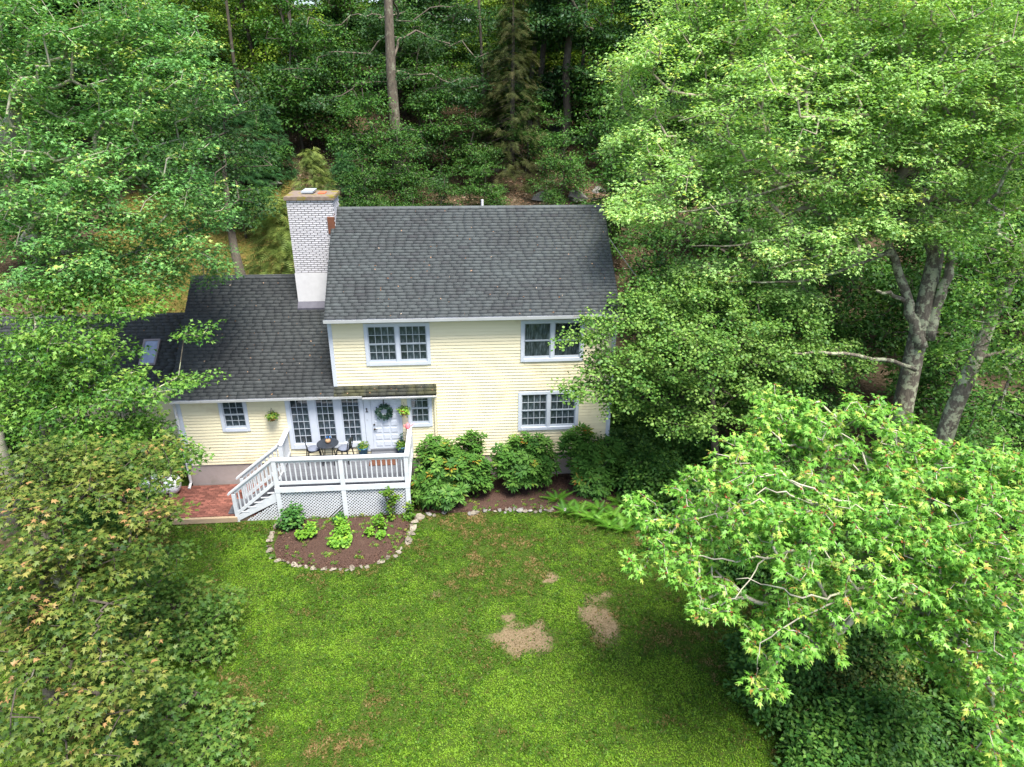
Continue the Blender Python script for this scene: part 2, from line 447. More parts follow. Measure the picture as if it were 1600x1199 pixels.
L['goldgrass'] = leafmat('back_lawn_blade', [(0.0, (0.128, 0.074, 0.022)), (0.35, (0.089, 0.067, 0.017)), (0.65, (0.048, 0.057, 0.011)), (1.0, (0.032, 0.057, 0.011))], 0.3, 0.03)
L['wreath'] = leafmat('wreath_sprig', [(0.0, (0.012, 0.045, 0.028)), (0.7, (0.03, 0.075, 0.05)), (1.0, (0.09, 0.13, 0.10))], 0.15, 0.06)
L['litter'] = leafmat('fallen_leaf', [(0.0, (0.12, 0.06, 0.03)), (0.5, (0.22, 0.13, 0.08)), (0.9, (0.33, 0.22, 0.15)), (1.0, (0.4, 0.33, 0.26))], 0.15, 0.03)

# ------------------------------------------------------------------ ground
def zone_ground():
    xs = np.concatenate([np.arange(-150, -22, 4.0), np.concatenate([np.arange(-22, 3, .5), np.arange(3, 10, .125), np.arange(10, 32, .5)]), np.arange(32, 161, 4.0)])
    ys = np.concatenate([np.arange(-60, -14, 3.0), np.concatenate([np.arange(-14, -9, .5), np.arange(-9, -4, .125), np.arange(-4, 45, .5)]), np.arange(45, 240, 4.0)])
    X, Y = np.meshgrid(xs, ys)
    Z = ground_z(X, Y)
    inside = (X > -4.8) & (X < 8.7) & (Y > -1.6) & (Y < 6.0)
    Z = np.where(inside, np.minimum(Z, -0.22), Z)
    v = np.stack([X, Y, Z], -1).reshape(-1, 3)
    ny, nx = X.shape
    i = np.arange(ny * nx).reshape(ny, nx)
    f = np.stack([i[:-1, :-1], i[:-1, 1:], i[1:, 1:], i[1:, :-1]], -1).reshape(-1, 4)
    m, nt, out = nodemat('ground_cover')
    p = nt.nodes.new('ShaderNodeBsdfPrincipled'); p.inputs['Roughness'].default_value = 0.95
    p.inputs['Specular IOR Level'].default_value = 0.1
    # lawn soil and thatch
    lawn = ramp(nt, noise(nt, 9, 6), [(0.25, (0.020, 0.045, 0.006)), (0.5, (0.042, 0.078, 0.010)), (0.72, (0.078, 0.088, 0.02)), (0.9, (0.15, 0.12, 0.05))])
    dry = ramp(nt, noise(nt, 22, 6, 0.75), [(0.3, (0.08, 0.06, 0.03)), (0.5, (0.16, 0.12, 0.07)), (0.72, (0.25, 0.195, 0.125))])
    litter = ramp(nt, noise(nt, 6, 8, 0.75), [(0.3, (0.020, 0.018, 0.010)), (0.5, (0.06, 0.045, 0.026)), (0.62, (0.12, 0.088, 0.06)), (0.75, (0.24, 0.19, 0.15))])
    gold = ramp(nt, noise(nt, 4, 6, 0.7), [(0.3, (0.04, 0.055, 0.011)), (0.5, (0.08, 0.075, 0.017)), (0.7, (0.17, 0.105, 0.038))])
    za = nt.nodes.new('ShaderNodeAttribute'); za.attribute_name = 'zone'
    sep = nt.nodes.new('ShaderNodeSeparateColor'); nt.links.new(za.outputs['Color'], sep.inputs[0])

    def soft(sock, n, lo=0.90, hi=1.08):
        ad = nt.nodes.new('ShaderNodeMath'); ad.operation = 'ADD'
        nt.links.new(sock, ad.inputs[0]); nt.links.new(n, ad.inputs[1])
        return ramp(nt, ad.outputs[0], [(lo, (0, 0, 0)), (hi, (1, 1, 1))])
    n5 = noise(nt, 5.5, 6, 0.8)
    c = mixc(nt, soft(sep.outputs[0], n5), lawn, litter)
    c = mixc(nt, soft(sep.outputs[1], n5), c, gold)
    n6 = noise(nt, 13, 6, 0.8)
    c = mixc(nt, soft(sep.outputs[2], n6, 0.72, 1.22), c, dry)
    nt.links.new(c, p.inputs['Base Color'])
    b = nt.nodes.new('ShaderNodeBump'); b.inputs['Strength'].default_value = 0.8; b.inputs['Distance'].default_value = 0.05
    nt.links.new(noise(nt, 14, 6, 0.75), b.inputs['Height']); nt.links.new(b.outputs[0], p.inputs['Normal'])
    nt.links.new(p.outputs[0], out.inputs[0])
    me = mesh_np('ground', v, f, m)
    fx, fy = X.ravel(), Y.ravel()
    w = (fbm(fx * 0.4, fy * 0.4, 21) - 0.5) * 3
    front = (fx + w > -7.5) & (fx + w * 0.6 < 12.2 + 0.1 * fy) & (fy < 1)
    goldm = back_lawn_mask(fx, fy, w)
    lit = (~front) & (~goldm)
    col = np.zeros((len(fx), 4), np.float32); col[:, 3] = 1
    col[:, 0] = lit; col[:, 1] = goldm
    col[:, 2] = bare(fx, fy)
    a = me.attributes.new('zone', 'FLOAT_COLOR', 'POINT')
    a.data.foreach_set('color', col.ravel())
    for q in me.polygons: q.use_smooth = True
    return tag(link('ground', me), kind='structure')


def back_lawn_mask(x, y, w=0.0):
    return (y > 6) & (y < 27) & (x + w * 0.5 > -16) & (x + w * 0.4 < -3.6 - 0.13 * (y - 6))


def bare(x, y):
    def e(cx, cy, rx, ry):
        return np.clip(1.55 - np.hypot((x - cx) / rx, (y - cy) / ry) * 0.95, 0, 1)
    wx = x + (fbm(x * 2.2, y * 2.2, 71) - .5) * .7; wy = y + (fbm(x * 2.2, y * 2.2, 83) - .5) * .7
    x, y = wx, wy
    r = e(5.25, -7.35, 0.57, 0.45)
    r = np.maximum(r, e(7.35, -7.05, 0.42, 0.72) * 0.86)
    r = np.maximum(r, e(6.3, -5.3, 0.24, 0.14) * 0.75)
    r = np.maximum(r, e(4.95, -6.6, 0.2, 0.24) * 0.72)
    r = np.maximum(r, e(7.45, -6.0, 0.4, 0.16) * 0.6)
    r = np.maximum(r, e(3.1, -5.6, 0.3, 0.2) * 0.42)
    return r * 0.78


zone_ground()

# bare soil is also read by the grass below
BED1 = [(-1.75, -1.9), (-1.80, -3.2), (-1.55, -3.85), (-0.95, -4.2), (-0.1, -4.45), (0.75, -4.5), (1.45, -4.38), (2.0, -3.95), (2.32, -3.2), (2.42, -2.3), (2.45, -1.9)]
BED2 = [(2.4, -1.95), (3.3, -2.0), (4.6, -1.98), (6.1, -2.05), (7.3, -2.25), (8.2, -2.6), (9.4, -2.3), (9.9, -0.6), (9.6, 0.4), (2.4, 0.2)]


def in_poly(x, y, poly):
    inside = np.zeros(np.shape(x), bool)
    n = len(poly)
    for i in range(n):
        x0, y0 = poly[i]; x1, y1 = poly[(i + 1) % n]
        c = ((y0 > y) != (y1 > y)) & (x < (x1 - x0) * (y - y0) / (y1 - y0 + 1e-12) + x0)
        inside ^= c
    return inside


def bed(name, poly, z):
    n = len(poly)
    cx = sum(p[0] for p in poly) / n; cy = sum(p[1] for p in poly) / n
    mb = MB()
    vs = [(cx, cy, z + 0.09)]
    ring2 = []
    for k in range(n):
        for t in (0.0, 0.5):
            a = poly[k]; b = poly[(k + 1) % n]
            ring2.append((a[0] + (b[0] - a[0]) * t, a[1] + (b[1] - a[1]) * t))
    m = len(ring2)
    for s_, dz in ((0.5, 0.08), (0.85, 0.06), (1.0, -0.06)):
        for (x, y) in ring2:
            vs.append((cx + (x - cx) * s_, cy + (y - cy) * s_, z + dz + rnd.uniform(-.015, .015)))
    fs = [(0, 1 + k, 1 + (k + 1) % m) for k in range(m)]
    for r in range(2):
        for k in range(m):
            a = 1 + r * m + k; b = 1 + r * m + (k + 1) % m
            fs.append((a, a + m, b + m, b))
    mb.add(vs, fs)
    return tag(mb.build(name, M['mulch'], smooth=True), kind='structure')


bed('mulch_bed', BED1, -0.2)
bed('mulch_bed', BED2, -0.2)

# ------------------------------------------------------------------ house
W = 8.9
house = thing('house', (0, 0, 0), 'cream clapboard two storey house with grey shingle roofs and white brick chimney', 'house')
WZ0, EXPO = 0.72, 0.108


def cut(x0, x1, z0, z1, holes):
    """spans of a clapboard course left between the openings"""
    spans = [(x0, x1)]
    for hx0, hx1, hz0, hz1 in holes:
        if hz0 < z1 - 0.02 and hz1 > z0 + 0.02:
            ns = []
            for a, b in spans:
                if hx1 <= a or hx0 >= b: ns.append((a, b)); continue
                if hx0 > a: ns.append((a, hx0))
                if hx1 < b: ns.append((hx1, b))
            spans = ns
    out = []
    for a, b in spans:
        if b - a <= 0.02: continue
        while b - a > 3.4:
            c = a + rnd.uniform(1.4, min(3.4, b - a - 0.6))
            out.append((a, c - 0.002)); a = c + 0.002
        out.append((a, b))
    return out


def siding(wall, x0, x1, z0, z1, y, holes):
    z = z0
    while z < z1 - 0.01:
        zt = min(z + EXPO, z1)
        for a, b in cut(x0, x1, z, zt, holes):
            mb = MB()
            mb.prism([(a, y + 0.01, z + 0.03), (a, y - 0.012, z + 0.022), (a, y - 0.034, z + 0.001), (a, y - 0.034, z + 0.010), (a, y - 0.012, zt + 0.030), (a, y + 0.01, zt + 0.030)], (b - a, 0, 0))
            mb.build('clapboard', M['siding'], wall)
        z += EXPO


# windows: outer casing x0,x1,z0,z1
WIN = dict(upper_pair=(1.05, 3.06, 4.10, 5.49), upper_plain=(5.89, 7.90, 4.10, 5.49), lower_pair=(5.83, 7.84, 1.63, 3.04),
           small=(2.23, 3.02, 1.90, 3.20), wing=(-3.68, -2.81, 1.94, 3.10), french=(-1.62, 0.83, 1.22, 3.12), door=(0.83, 2.04, 1.04, 3.12))
holes = list(WIN.values())
wall = MB().box(0.0, W, 0.014, 6.2, WZ0 - 0.02, 5.62).build('wall', M['sheath'], house)
siding(wall, 3.16, W - 0.1, WZ0, 3.42, 0, holes)
siding(wall, 0.09, W - 0.1, WZ0 + EXPO * 25, 5.62, 0, holes)
gable = MB().prism([(0.02, 0.02, 5.6), (0.02, 6.18, 5.6), (0.02, 3.1, 8.25)], (W - 0.04, 0, 0)).build('gable', M['siding'], house)
wall2 = MB().box(-4.94, -0.002, 0.016, 6.0, WZ0 - 0.02, 3.25).build('wall', M['sheath'], house)
siding(wall2, -4.84, 3.07, WZ0, 3.25, 0, holes)
for k in range(int(2.3 / EXPO)):        # left side of the wing, seen edge on
    z = WZ0 + k * EXPO
    MB().prism([(-4.94, 0.1, z), (-4.966, 0.1, z), (-4.95, 0.1, z + EXPO + .012), (-4.94, 0.1, z + EXPO + .012)], (0, 1.1, 0)).build('clapboard', M['siding'], wall2)
wall3 = MB().box(-12.5, -4.95, 1.214, 5.0, 0.5, 3.1).build('wall', M['sheath'], house)
for k in range(22):
    z = 0.75 + k * EXPO
    MB().prism([(-12.5, 1.21, z), (-12.5, 1.174, z), (-12.5, 1.19, z + EXPO + .012), (-12.5, 1.21, z + EXPO + .012)], (7.53, 0, 0)).build('clapboard', M['siding'], wall3)
MB().box(-4.98, W + 0.02, 0.0, 6.2, -0.5, WZ0 - 0.022).build('foundation', M['concrete'], house)
MB().box(-12.5, -4.98, 1.19, 5.0, -0.5, 0.74).build('foundation', M['concrete'], house)
# corner boards
MB().box(-0.03, 0.09, -0.048, 0.012, 3.42, 5.6).build('corner_board', M['trim'], house)
cb = MB().box(W - 0.1, W + 0.03, -0.048, 0.0, WZ0, 5.6); cb.box(W + 0.002, W + 0.03, 0.0, 0.1, WZ0, 5.6)
cb.build('corner_board', M['trim'], house)
cb = MB().box(-4.97, -4.84, -0.048, 0.0, WZ0, 3.2); cb.box(-4.97, -4.942, 0.0, 0.1, WZ0, 3.2)
cb.build('corner_board', M['trim'], house)
# right gable side wall boards (seen edge on)
for k in range(45):
    z = WZ0 + k * EXPO
    MB().prism([(W, 0.1, z), (W + 0.026, 0.1, z), (W + 0.01, 0.1, z + EXPO + .012), (W, 0.1, z + EXPO + .012)], (0, 6.0, 0)).build('clapboard', M['siding'], wall)


def window(key, units, cols, rows, sill=0.10, side=0.105, head=0.10, mull=0.11, sashes=2, screen=True):
    x0, x1, z0, z1 = WIN[key]
    c = MB()
    c.box(x0, x0 + side, -0.058, 0.012, z0, z1)
    c.box(x1 - side, x1, -0.058, 0.012, z0, z1)
    c.box(x0 + side, x1 - side, -0.056, 0.012, z1 - head, z1)
    c.box(x0 + side, x1 - side, -0.068, 0.012, z0, z0 + sill)
    iw = (x1 - x0 - 2 * side - mull * (units - 1)) / units
    for k in range(1, units):
        xa = x0 + side + k * iw + (k - 1) * mull
        c.box(xa, xa + mull, -0.053, 0.012, z0 + sill, z1 - head)
    win = c.build('window', M['trim'], house)
    za, zb = z0 + sill, z1 - head
    for k in range(units):
        ua = x0 + side + k * (iw + mull); ub = ua + iw
        zm = (za + zb) / 2
        parts = [(zm, zb, -0.022), (za, zm, -0.006)] if sashes == 2 else [(za, zb, -0.012)]
        for (sa, sb, y) in parts:
            s = MB(); t = 0.03; bt = 0.075 if (sashes == 2 and sa == za) else 0.032
            s.box(ua, ua + t, y, y + 0.03, sa, sb); s.box(ub - t, ub, y, y + 0.03, sa, sb)
            s.box(ua + t, ub - t, y, y + 0.03, sa, sa + bt); s.box(ua + t, ub - t, y, y + 0.03, sb - 0.03, sb)
            ga, gb, gl, gr = sa + bt, sb - 0.03, ua + t, ub - t
            mw = 0.014
            for i in range(1, cols):
                xm = gl + (gr - gl) * i / cols
                s.box(xm - mw / 2, xm + mw / 2, y + 0.004, y + 0.028, ga, gb)
            for j in range(1, rows):
                z = ga + (gb - ga) * j / rows
                s.box(gl, gr, y + 0.0062, y + 0.0262, z - mw / 2, z + mw / 2)
            s.build('sash', M['sash'], win)
            cw, ch = (gr - gl) / cols, (gb - ga) / rows
            pk = (round(cw, 3), round(ch, 3))
            if pk not in PANES:
                PANES[pk] = MB().box(-cw / 2, cw / 2, -0.003, 0.003, -ch / 2, ch / 2).mesh('pane', M['glass'])
            for i in range(cols):
                for j in range(rows):
                    o = link('pane', PANES[pk], win, (gl + cw * (i + .5), y + 0.018, ga + ch * (j + .5)))
                    o.rotation_euler = (rnd.uniform(-.006, .006), 0, rnd.uniform(-.01, .01))
    return win


PANES = {}
M['sash'] = pmat('grey_white_sash', (0.42, 0.46, 0.52), (0.36, 0.40, 0.46), rough=0.5)
window('upper_pair', 2, 4, 2)
window('upper_plain', 2, 1, 1)
window('lower_pair', 2, 4, 2)
window('small', 1, 3, 2)
window('wing', 1, 3, 2)
M['sash'] = M['trim']
window('french', 3, 3, 6, sill=0.16, side=0.13, mull=0.22, head=0.12, sashes=1)

# door
x0, x1, z0, z1 = WIN['door']
door = MB().box(1.06, 1.96, -0.03, 0.012, 1.13, 3.02).build('door', M['trim'], house)
MB().box(0.84, 1.055, -0.045, 0.012, 1.04, 3.12).box(1.965, 2.035, -0.045, 0.012, 1.04, 3.12).box(1.055, 1.965, -0.045, 0.012, 3.025, 3.12).build('door_frame', M['trim'], house)
pm = MB().prism([(-.105, 0, -.075), (.105, 0, -.075), (.105, 0, .075), (-.105, 0, .075)], (0, -0.001, 0))
pm = MB()
pm.add([(-.115, 0, -.1), (.115, 0, -.1), (.115, 0, .1), (-.115, 0, .1), (-.085, -.011, -.07), (.085, -.011, -.07), (.085, -.011, .07), (-.085, -.011, .07)],
       [(4, 5, 6, 7), (0, 1, 5, 4), (1, 2, 6, 5), (2, 3, 7, 6), (3, 0, 4, 7)])
pmesh = pm.mesh('panel', M['trim'])
for i in range(3):
    for j in range(7):
        link('panel', pmesh, door, (1.255 + i * 0.255, -0.031, 1.30 + j * 0.25))
MB().lathe((0, 0, 0), [(0.0, -.03), (0.03, -.03), (0.03, 0.0), (0.0, 0.0)], 12)
h = MB(); h.tube([(1.125, -0.03, 1.86), (1.125, -0.09, 1.86)], [0.028, 0.03], 10); h.tube([(1.125, -0.075, 1.86), (1.22, -0.078, 1.85)], 0.012, 8)
h.build('handle', M['brass'], door, True)
MB().tube([(1.125, -0.03, 2.02), (1.125, -0.06, 2.02)], 0.03, 12).build('deadbolt', M['brass'], door, True)
MB().box(0.95, 2.02, -0.10, 0.0, 1.05, 1.128).build('threshold', M['deckgrey'], house)

# house number
nm = MB()
nm.prism([(0.915, -0.046, 2.50), (0.945, -0.046, 2.50), (0.945, -0.046, 2.63), (0.925, -0.046, 2.63), (0.885, -0.046, 2.605), (0.892, -0.046, 2.588), (0.915, -0.046, 2.60)], (0, -0.012, 0))
nm.box(0.885, 0.975, -0.058, -0.046, 2.482, 2.4999)
nm.build('house_number', M['numeral'], house)
MB().box(0.90, 0.925, -0.055, -0.045, 2.18, 2.21).build('doorbell', M['copper'], house)

# ---- roofs
def roof_plane(part, x0, x1, ye, ze, yr, zr, expo, matkey, indiv_rows, skip=None, tabw=0.30, moss_from=None):
    """front slope from eave (ye, ze) up to ridge (yr, zr): slab courses of separate tabs"""
    Ld = math.hypot(yr - ye, zr - ze)
    sy, sz = (yr - ye) / Ld, (zr - ze) / Ld
    ny, nz = -sz, sy
    nrow = int(Ld / expo)
    V = []; F = []; T = []
    th = 0.017
    tabs = {}
    for r in range(nrow + 1):
        s0 = r * expo - 0.03; s1 = min(s0 + expo + 0.03, Ld)
        x = x0 - rnd.uniform(0, tabw) - 0.0
        while x < x1:
            wv = tabw * rnd.uniform(0.75, 1.25)
            a, b = max(x, x0), min(x + wv - 0.002, x1)
            x += wv
            if b - a < 0.03: continue
            if skip and skip((a + b) / 2, ye + sy * (s0 + expo / 2)): continue
            t = min(1, max(0, rnd.gauss(0.5, 0.13)))
            lift = th * rnd.uniform(0.95, 1.25)
            sl = s0 + rnd.uniform(-.006, .006)
            def P(xx, ss, n): return (xx, ye + sy * ss + ny * n, ze + sz * ss + nz * n)
            vs = [P(a, sl + 0.012, 0), P(b, sl + 0.012, 0), P(b, s1, 0), P(a, s1, 0), P(a, sl, lift + 0.009), P(b, sl, lift + 0.009), P(b, s1, 0.003), P(a, s1, 0.003)]
            fs = [(4, 5, 6, 7), (0, 1, 5, 4), (1, 2, 6, 5), (3, 0, 4, 7)]
            if r < indiv_rows:
                me = mesh_np('shingle', np.array(vs), np.array(fs), M[matkey], np.full(8, t))
                link('shingle', me, part)
            else:
                k = len(V)
                V += vs; F += [tuple(i + k for i in q) for q in fs]; T += [t] * 8
    if V:
        me = mesh_np('shingles', np.array(V), np.array(F), M[matkey], np.array(T))
        o = link('shingles', me, part); o['kind'] = 'stuff'


def slab(name, x0, x1, ye, ze, yr, zr, yb, zb, mat, th=0.12):
    a = [(x0, ye, ze - 0.004), (x0, yr, zr - 0.004), (x0, yb, zb), (x0, yb, zb - th), (x0, yr, zr - th - 0.05), (x0, ye, ze - th)]
    return MB().prism(a, (x1 - x0, 0, 0)).build(name, mat, house)


ME, MR = (-0.327, 5.753), (3.106, 8.436)     # main roof eave, ridge (y, z)
roof = slab('roof', -0.045, W + 0.045, *ME, *MR, 6.55, 5.75, M['shingle'])
roof_plane(roof, -0.05, W + 0.05, *ME, *MR, 0.118, 'shingle', 5)
WE, WR = (-0.25, 3.20), (3.33, 6.15)         # wing roof
wroof = slab('roof', -5.03, -0.05, *WE, *WR, 6.9, 3.2, M['shingle_dark'])
roof_plane(wroof, -5.03, -0.02, *WE, *WR, 0.125, 'shingle_dark', 6, skip=lambda x, y: -1.37 < x < 0.05 and y > 2.40)
proof = MB().prism([(-0.05, -0.25, 3.196), (-0.05, 0.0, 3.40), (-0.05, 0.0, 3.2), (-0.05, -0.25, 3.09)], (3.24, 0, 0)).build('roof', M['shingle_moss'], house)
roof_plane(proof, -0.02, 3.19, -0.27, 3.185, 0.0, 3.41, 0.118, 'shingle_moss', 3)
LE, LR = (0.95, 3.16), (3.18, 4.90)          # low roof at the left
lroof = slab('roof', -12.7, -5.0, *LE, *LR, 5.4, 3.15, M['shingle_dark'])
roof_plane(lroof, -12.7, -5.0, *LE, *LR, 0.13, 'shingle_dark', 0)
for (pr, a, b, R, mk, w_) in ((roof, -0.05, W + 0.05, MR, 'shingle', 0.3), (wroof, -5.03, -1.38, WR, 'shingle_dark', 0.3), (lroof, -12.7, -5.03, LR, 'shingle_dark', 0.3)):
    x = a
    while x < b:
        e = min(x + w_, b)
        mb = MB().prism([(x, R[0] - 0.12, R[1] - 0.075), (x, R[0], R[1] + 0.022), (x, R[0] + 0.12, R[1] - 0.075), (x, R[0], R[1] - 0.01)], (e - x - 0.006, 0, 0))
        me = mb.mesh('ridge_cap', M[mk]); tv = rnd.uniform(0.3, 0.9)
        at2 = me.attributes.new('tint', 'FLOAT', 'POINT'); at2.data.foreach_set('value', np.full(len(me.vertices), tv, np.float32))
        link('ridge_cap', me, pr)
        x += w_

# gutters, fascia, downspouts
def gutter(x0, x1, y, z, h=0.10, d=0.11):
    g = MB()
    g.prism([(x0, y + d, z), (x0, y + d - 0.008, z), (x0, y + d - 0.008, z - h + 0.01), (x0, y + 0.03, z - h + 0.01), (x0, y + 0.012, z), (x0, y, z), (x0, y + 0.02, z - h), (x0, y + d, z - h)], (x1 - x0, 0, 0))
    return g.build('gutter', M['gutter'], house)


gutter(-0.06, W + 0.05, -0.43, 5.742)
MB().box(-0.04, W + 0.04, -0.315, 0.0, 5.60, 5.628).build('soffit', M['trim'], house)
gutter(-5.0, 0.85, -0.36, 3.195, 0.085)
gutter(0.86, 3.2, -0.355, 3.115, 0.055, 0.09)
MB().box(-4.98, 3.19, -0.24, 0.0, 3.13, 3.155).build('soffit', M['trim'], house)
gutter(-12.7, -5.02, 0.83, 3.15)
MB().tube([(3.115, -0.30, 3.08), (3.115, -0.06, 2.95), (3.115, -0.06, 0.1)], 0.04, 8).build('downspout', M['siding'], house)
MB().tube([(-4.99, -0.25, 3.1), (-5.0, -0.07, 2.9), (-5.0, -0.07, 0.1), (-5.0, -0.3, 0.0)], 0.045, 8).build('downspout', M['gutter'], house)

# chimney
CX0, CX1, CY0, CY1 = -1.36, 0.08, 2.42, 3.62
chim = MB().box(CX0 + 0.012, CX1 - 0.012, CY0 + 0.012, CY1, 5.0, 8.78).build('chimney', M['mortar'], house)
MB().box(CX0 - 0.01, CX1 - 0.12, CY0 - 0.03, CY0 + 0.012, 5.3, 6.44).build('painted_panel', M['wpaint'], chim)
MB().prism([(CX0 - 0.02, CY0 - 0.21, 5.245), (CX0 - 0.02, CY0 - 0.035, 5.39), (CX0 - 0.02, CY0 - 0.035, 5.48), (CX0 - 0.02, CY0 - 0.21, 5.30)], (1.36, 0, 0)).build('flashing', M['darkflash'], chim)
BL, BH = 0.215, 0.0686
bm = MB().box(-BL / 2 + .010, BL / 2 - .010, -0.016, 0.012, -BH / 2 + .0105, BH / 2 - .0105).mesh('brick', M['wbrick'])
bhalf = {}
z = 6.45; row = 0
while z + BH < 8.80:
    x = CX0 - (BL / 2 if row % 2 else 0)
    while x < CX1 - 0.01:
        a, b = max(x, CX0), min(x + BL, CX1)
        if b - a > 0.03:
            w_ = round(b - a, 3)
            if abs(w_ - BL) < 0.004: me = bm
            else:
                if w_ not in bhalf: bhalf[w_] = MB().box(-w_ / 2 + .008, w_ / 2 - .008, -0.016, 0.012, -BH / 2 + .0105, BH / 2 - .0105).mesh('brick', M['wbrick'])
                me = bhalf[w_]
            link('brick', me, chim, ((a + b) / 2, CY0 + rnd.uniform(-.002, .002), z + BH / 2))
        x += BL
    z += BH; row += 1
bs = MB().box(-0.012, 0.012, -BL / 2 + .010, BL / 2 - .010, -BH / 2 + .0105, BH / 2 - .0105).mesh('brick', M['wbrick'])
for r in range(14):
    for k in range(5):
        y = CY0 + 0.11 + k * BL + (BL / 2 if r % 2 else 0)
        if y < CY1 - 0.08: link('brick', bs, chim, (CX1, y, 7.85 + r * BH))
cp = MB()
cp.box(CX0 - 0.06, CX1 + 0.06, CY0 - 0.06, CY1 + 0.06, 8.79, 8.87)
cp.prism([(CX0 - 0.05, CY0 - 0.05, 8.87), (CX1 + 0.05, CY0 - 0.05, 8.87), (CX1 + 0.05, CY1 + 0.05, 8.87), (CX0 - 0.05, CY1 + 0.05, 8.87)], (0, 0, 0.03))
cp.build('chimney_cap', M['cap'], chim)
MB().prism([(-0.98, 2.9, 8.93), (-0.60, 2.88, 8.93), (-0.56, 3.4, 8.95), (-0.93, 3.42, 8.95)], (0.01, 0, 0.06)).build('slab', M['slate'], chim)
MB().box(-0.45, -0.22, 2.9, 3.3, 8.901, 8.93).build('clay_tile', M['redbrick'], chim)
MB().prism([(0.082, 2.39, 7.72), (0.082, 2.62, 8.0), (0.082, 2.62, 8.45), (0.082, 2.39, 8.25)], (-0.22, -0.01, 0)).build('rusty_flashing', M['rust'], chim)
MB().tube([(4.86, 3.3, 8.2), (4.86, 3.3, 8.62)], 0.045, 10).build('vent_pipe', M['wpaint'], house)

# skylights in the low roof
def skylight(xc):
    d = Vector((0, LR[0] - LE[0], LR[1] - LE[1])).normalized()
    n = Vector((0, -d.z, d.y))
    o = Vector((xc, LE[0], LE[1])) + d * 1.25
    w_, l_ = 0.27, 0.5
    fr = MB()
    for (xa, xb, sa, sb) in ((-w_, w_, -l_, -l_ + .07), (-w_, w_, l_ - .07, l_), (-w_, -w_ + .06, -l_ + .07, l_ - .07), (w_ - .06, w_, -l_ + .07, l_ - .07)):
        fr.prism([o + Vector((xa, 0, 0)) + d * sa, o + Vector((xb, 0, 0)) + d * sa, o + Vector((xb, 0, 0)) + d * sb, o + Vector((xa, 0, 0)) + d * sb], n * 0.10)
    sk = fr.build('skylight', M['sky_frame'], house)
    MB().prism([o + Vector((-w_ + .06, 0, 0)) + d * (-l_ + .07) + n * .06, o + Vector((w_ - .06, 0, 0)) + d * (-l_ + .07) + n * .06,
                o + Vector((w_ - .06, 0, 0)) + d * (l_ - .07) + n * .06, o + Vector((-w_ + .06, 0, 0)) + d * (l_ - .07) + n * .06], n * 0.02).build('pane', M['sky_glass'], sk)


M['sky_frame'] = pmat('bronze_skylight_frame', (0.16, 0.14, 0.14), rough=0.4, spec=0.5)
M['sky_glass'] = pmat('skylight_glass', (0.16, 0.21, 0.30), (0.09, 0.13, 0.2), scale=3, rough=0.06, spec=1.0)
for xc in (-6.28, -8.3, -9.75): skylight(xc)

g = np.random.default_rng(15)
dp = []
for (xa, xb, E_, R2, n_) in ((0.1, W - .1, ME, MR, 85), (-4.9, -.2, WE, WR, 60), (-12, -5.2, LE, LR, 40), (0.1, 3.1, (-.25, 3.2), (0, 3.41), 14)):
    for _ in range(n_):
        t_ = g.uniform(0.01, .97) ** 1.4
        dp.append((g.uniform(xa, xb), E_[0] + (R2[0] - E_[0]) * t_, E_[1] + (R2[1] - E_[1]) * t_ + .035))
DEBRIS = np.array(dp)

# ------------------------------------------------------------------ patio
patio = MB().box(-6.4, -1.75, -1.93, -0.02, -0.35, -0.055).build('patio', M['sand'])
tag(patio, kind='structure')
pb = MB().box(-0.096, 0.096, -0.046, 0.046, -0.05, 0.0).mesh('brick', M['paver'])
r = 0
y = -1.86
while y < -0.06:
    x = -6.35 + (0.1 if r % 2 else 0)
    while x < -2.2:
        if x > -5.95 + 0.02 * r:
            o = link('brick', pb, patio, (x, y, rnd.uniform(-.006, .003)))
            o.rotation_euler = (rnd.uniform(-.02, .02), rnd.uniform(-.02, .02), rnd.uniform(-.02, .02))
        x += 0.2
    y += 0.1; r += 1
MB().bar((-6.3, -1.985, -0.09), (-3.0, -1.985, -0.09), 0.10, 0.16).build('edging_board', M['edge'], patio)

# ------------------------------------------------------------------ deck
DO = Vector((0.3, -1.0, -0.2))
deck = thing('deck', DO, 'white railed grey deck with lattice skirt and side steps at the front door', 'deck')
DX0, DX1, DY = -1.72, 2.30, -1.95
FZ = 0.95


def dmb(): return MB(DO)


nb = 13
for k in range(nb):
    ya = DY + 0.02 + k * (1.93 / nb)
    dmb().box(DX0 + 0.02, DX1 - 0.02, ya, ya + 1.93 / nb - 0.008, FZ - 0.035, FZ).build('deck_board', M['deckgrey'], deck)
dmb().box(DX0 - 0.03, DX1 + 0.03, DY - 0.045, DY, FZ - 0.15, FZ + 0.015).build('fascia', M['deckwhite'], deck)
dmb().box(DX1 - 0.01, DX1 + 0.03, DY, -0.02, FZ - 0.15, FZ + 0.012).build('fascia', M['deckwhite'], deck)
dmb().box(DX0 - 0.03, DX0 + 0.012, DY, -0.02, FZ - 0.15, FZ + 0.012).build('fascia', M['deckwhite'], deck)
GZ = -0.27
PX = [DX0 + 0.05, 0.30, DX1 - 0.05]
for x in PX:        # upper posts and the skirt posts below them
    dmb().box(x - 0.065, x + 0.065, DY - 0.035, DY + 0.085, FZ + 0.016, 1.89).build('post', M['deckwhite'], deck)
    dmb().box(x - 0.07, x + 0.07, DY - 0.04, DY + 0.06, GZ - 0.15, FZ - 0.155).build('post', M['deckwhite'], deck)
RT = 1.93


def cap_rail(p0, p1, w=0.15, h=0.045):
    dmb().bar(p0, p1, w, h).build('handrail', M['deckwhite'], deck)


def low_rail(p0, p1):
    dmb().bar(p0, p1, 0.05, 0.09).build('rail', M['deckwhite'], deck)


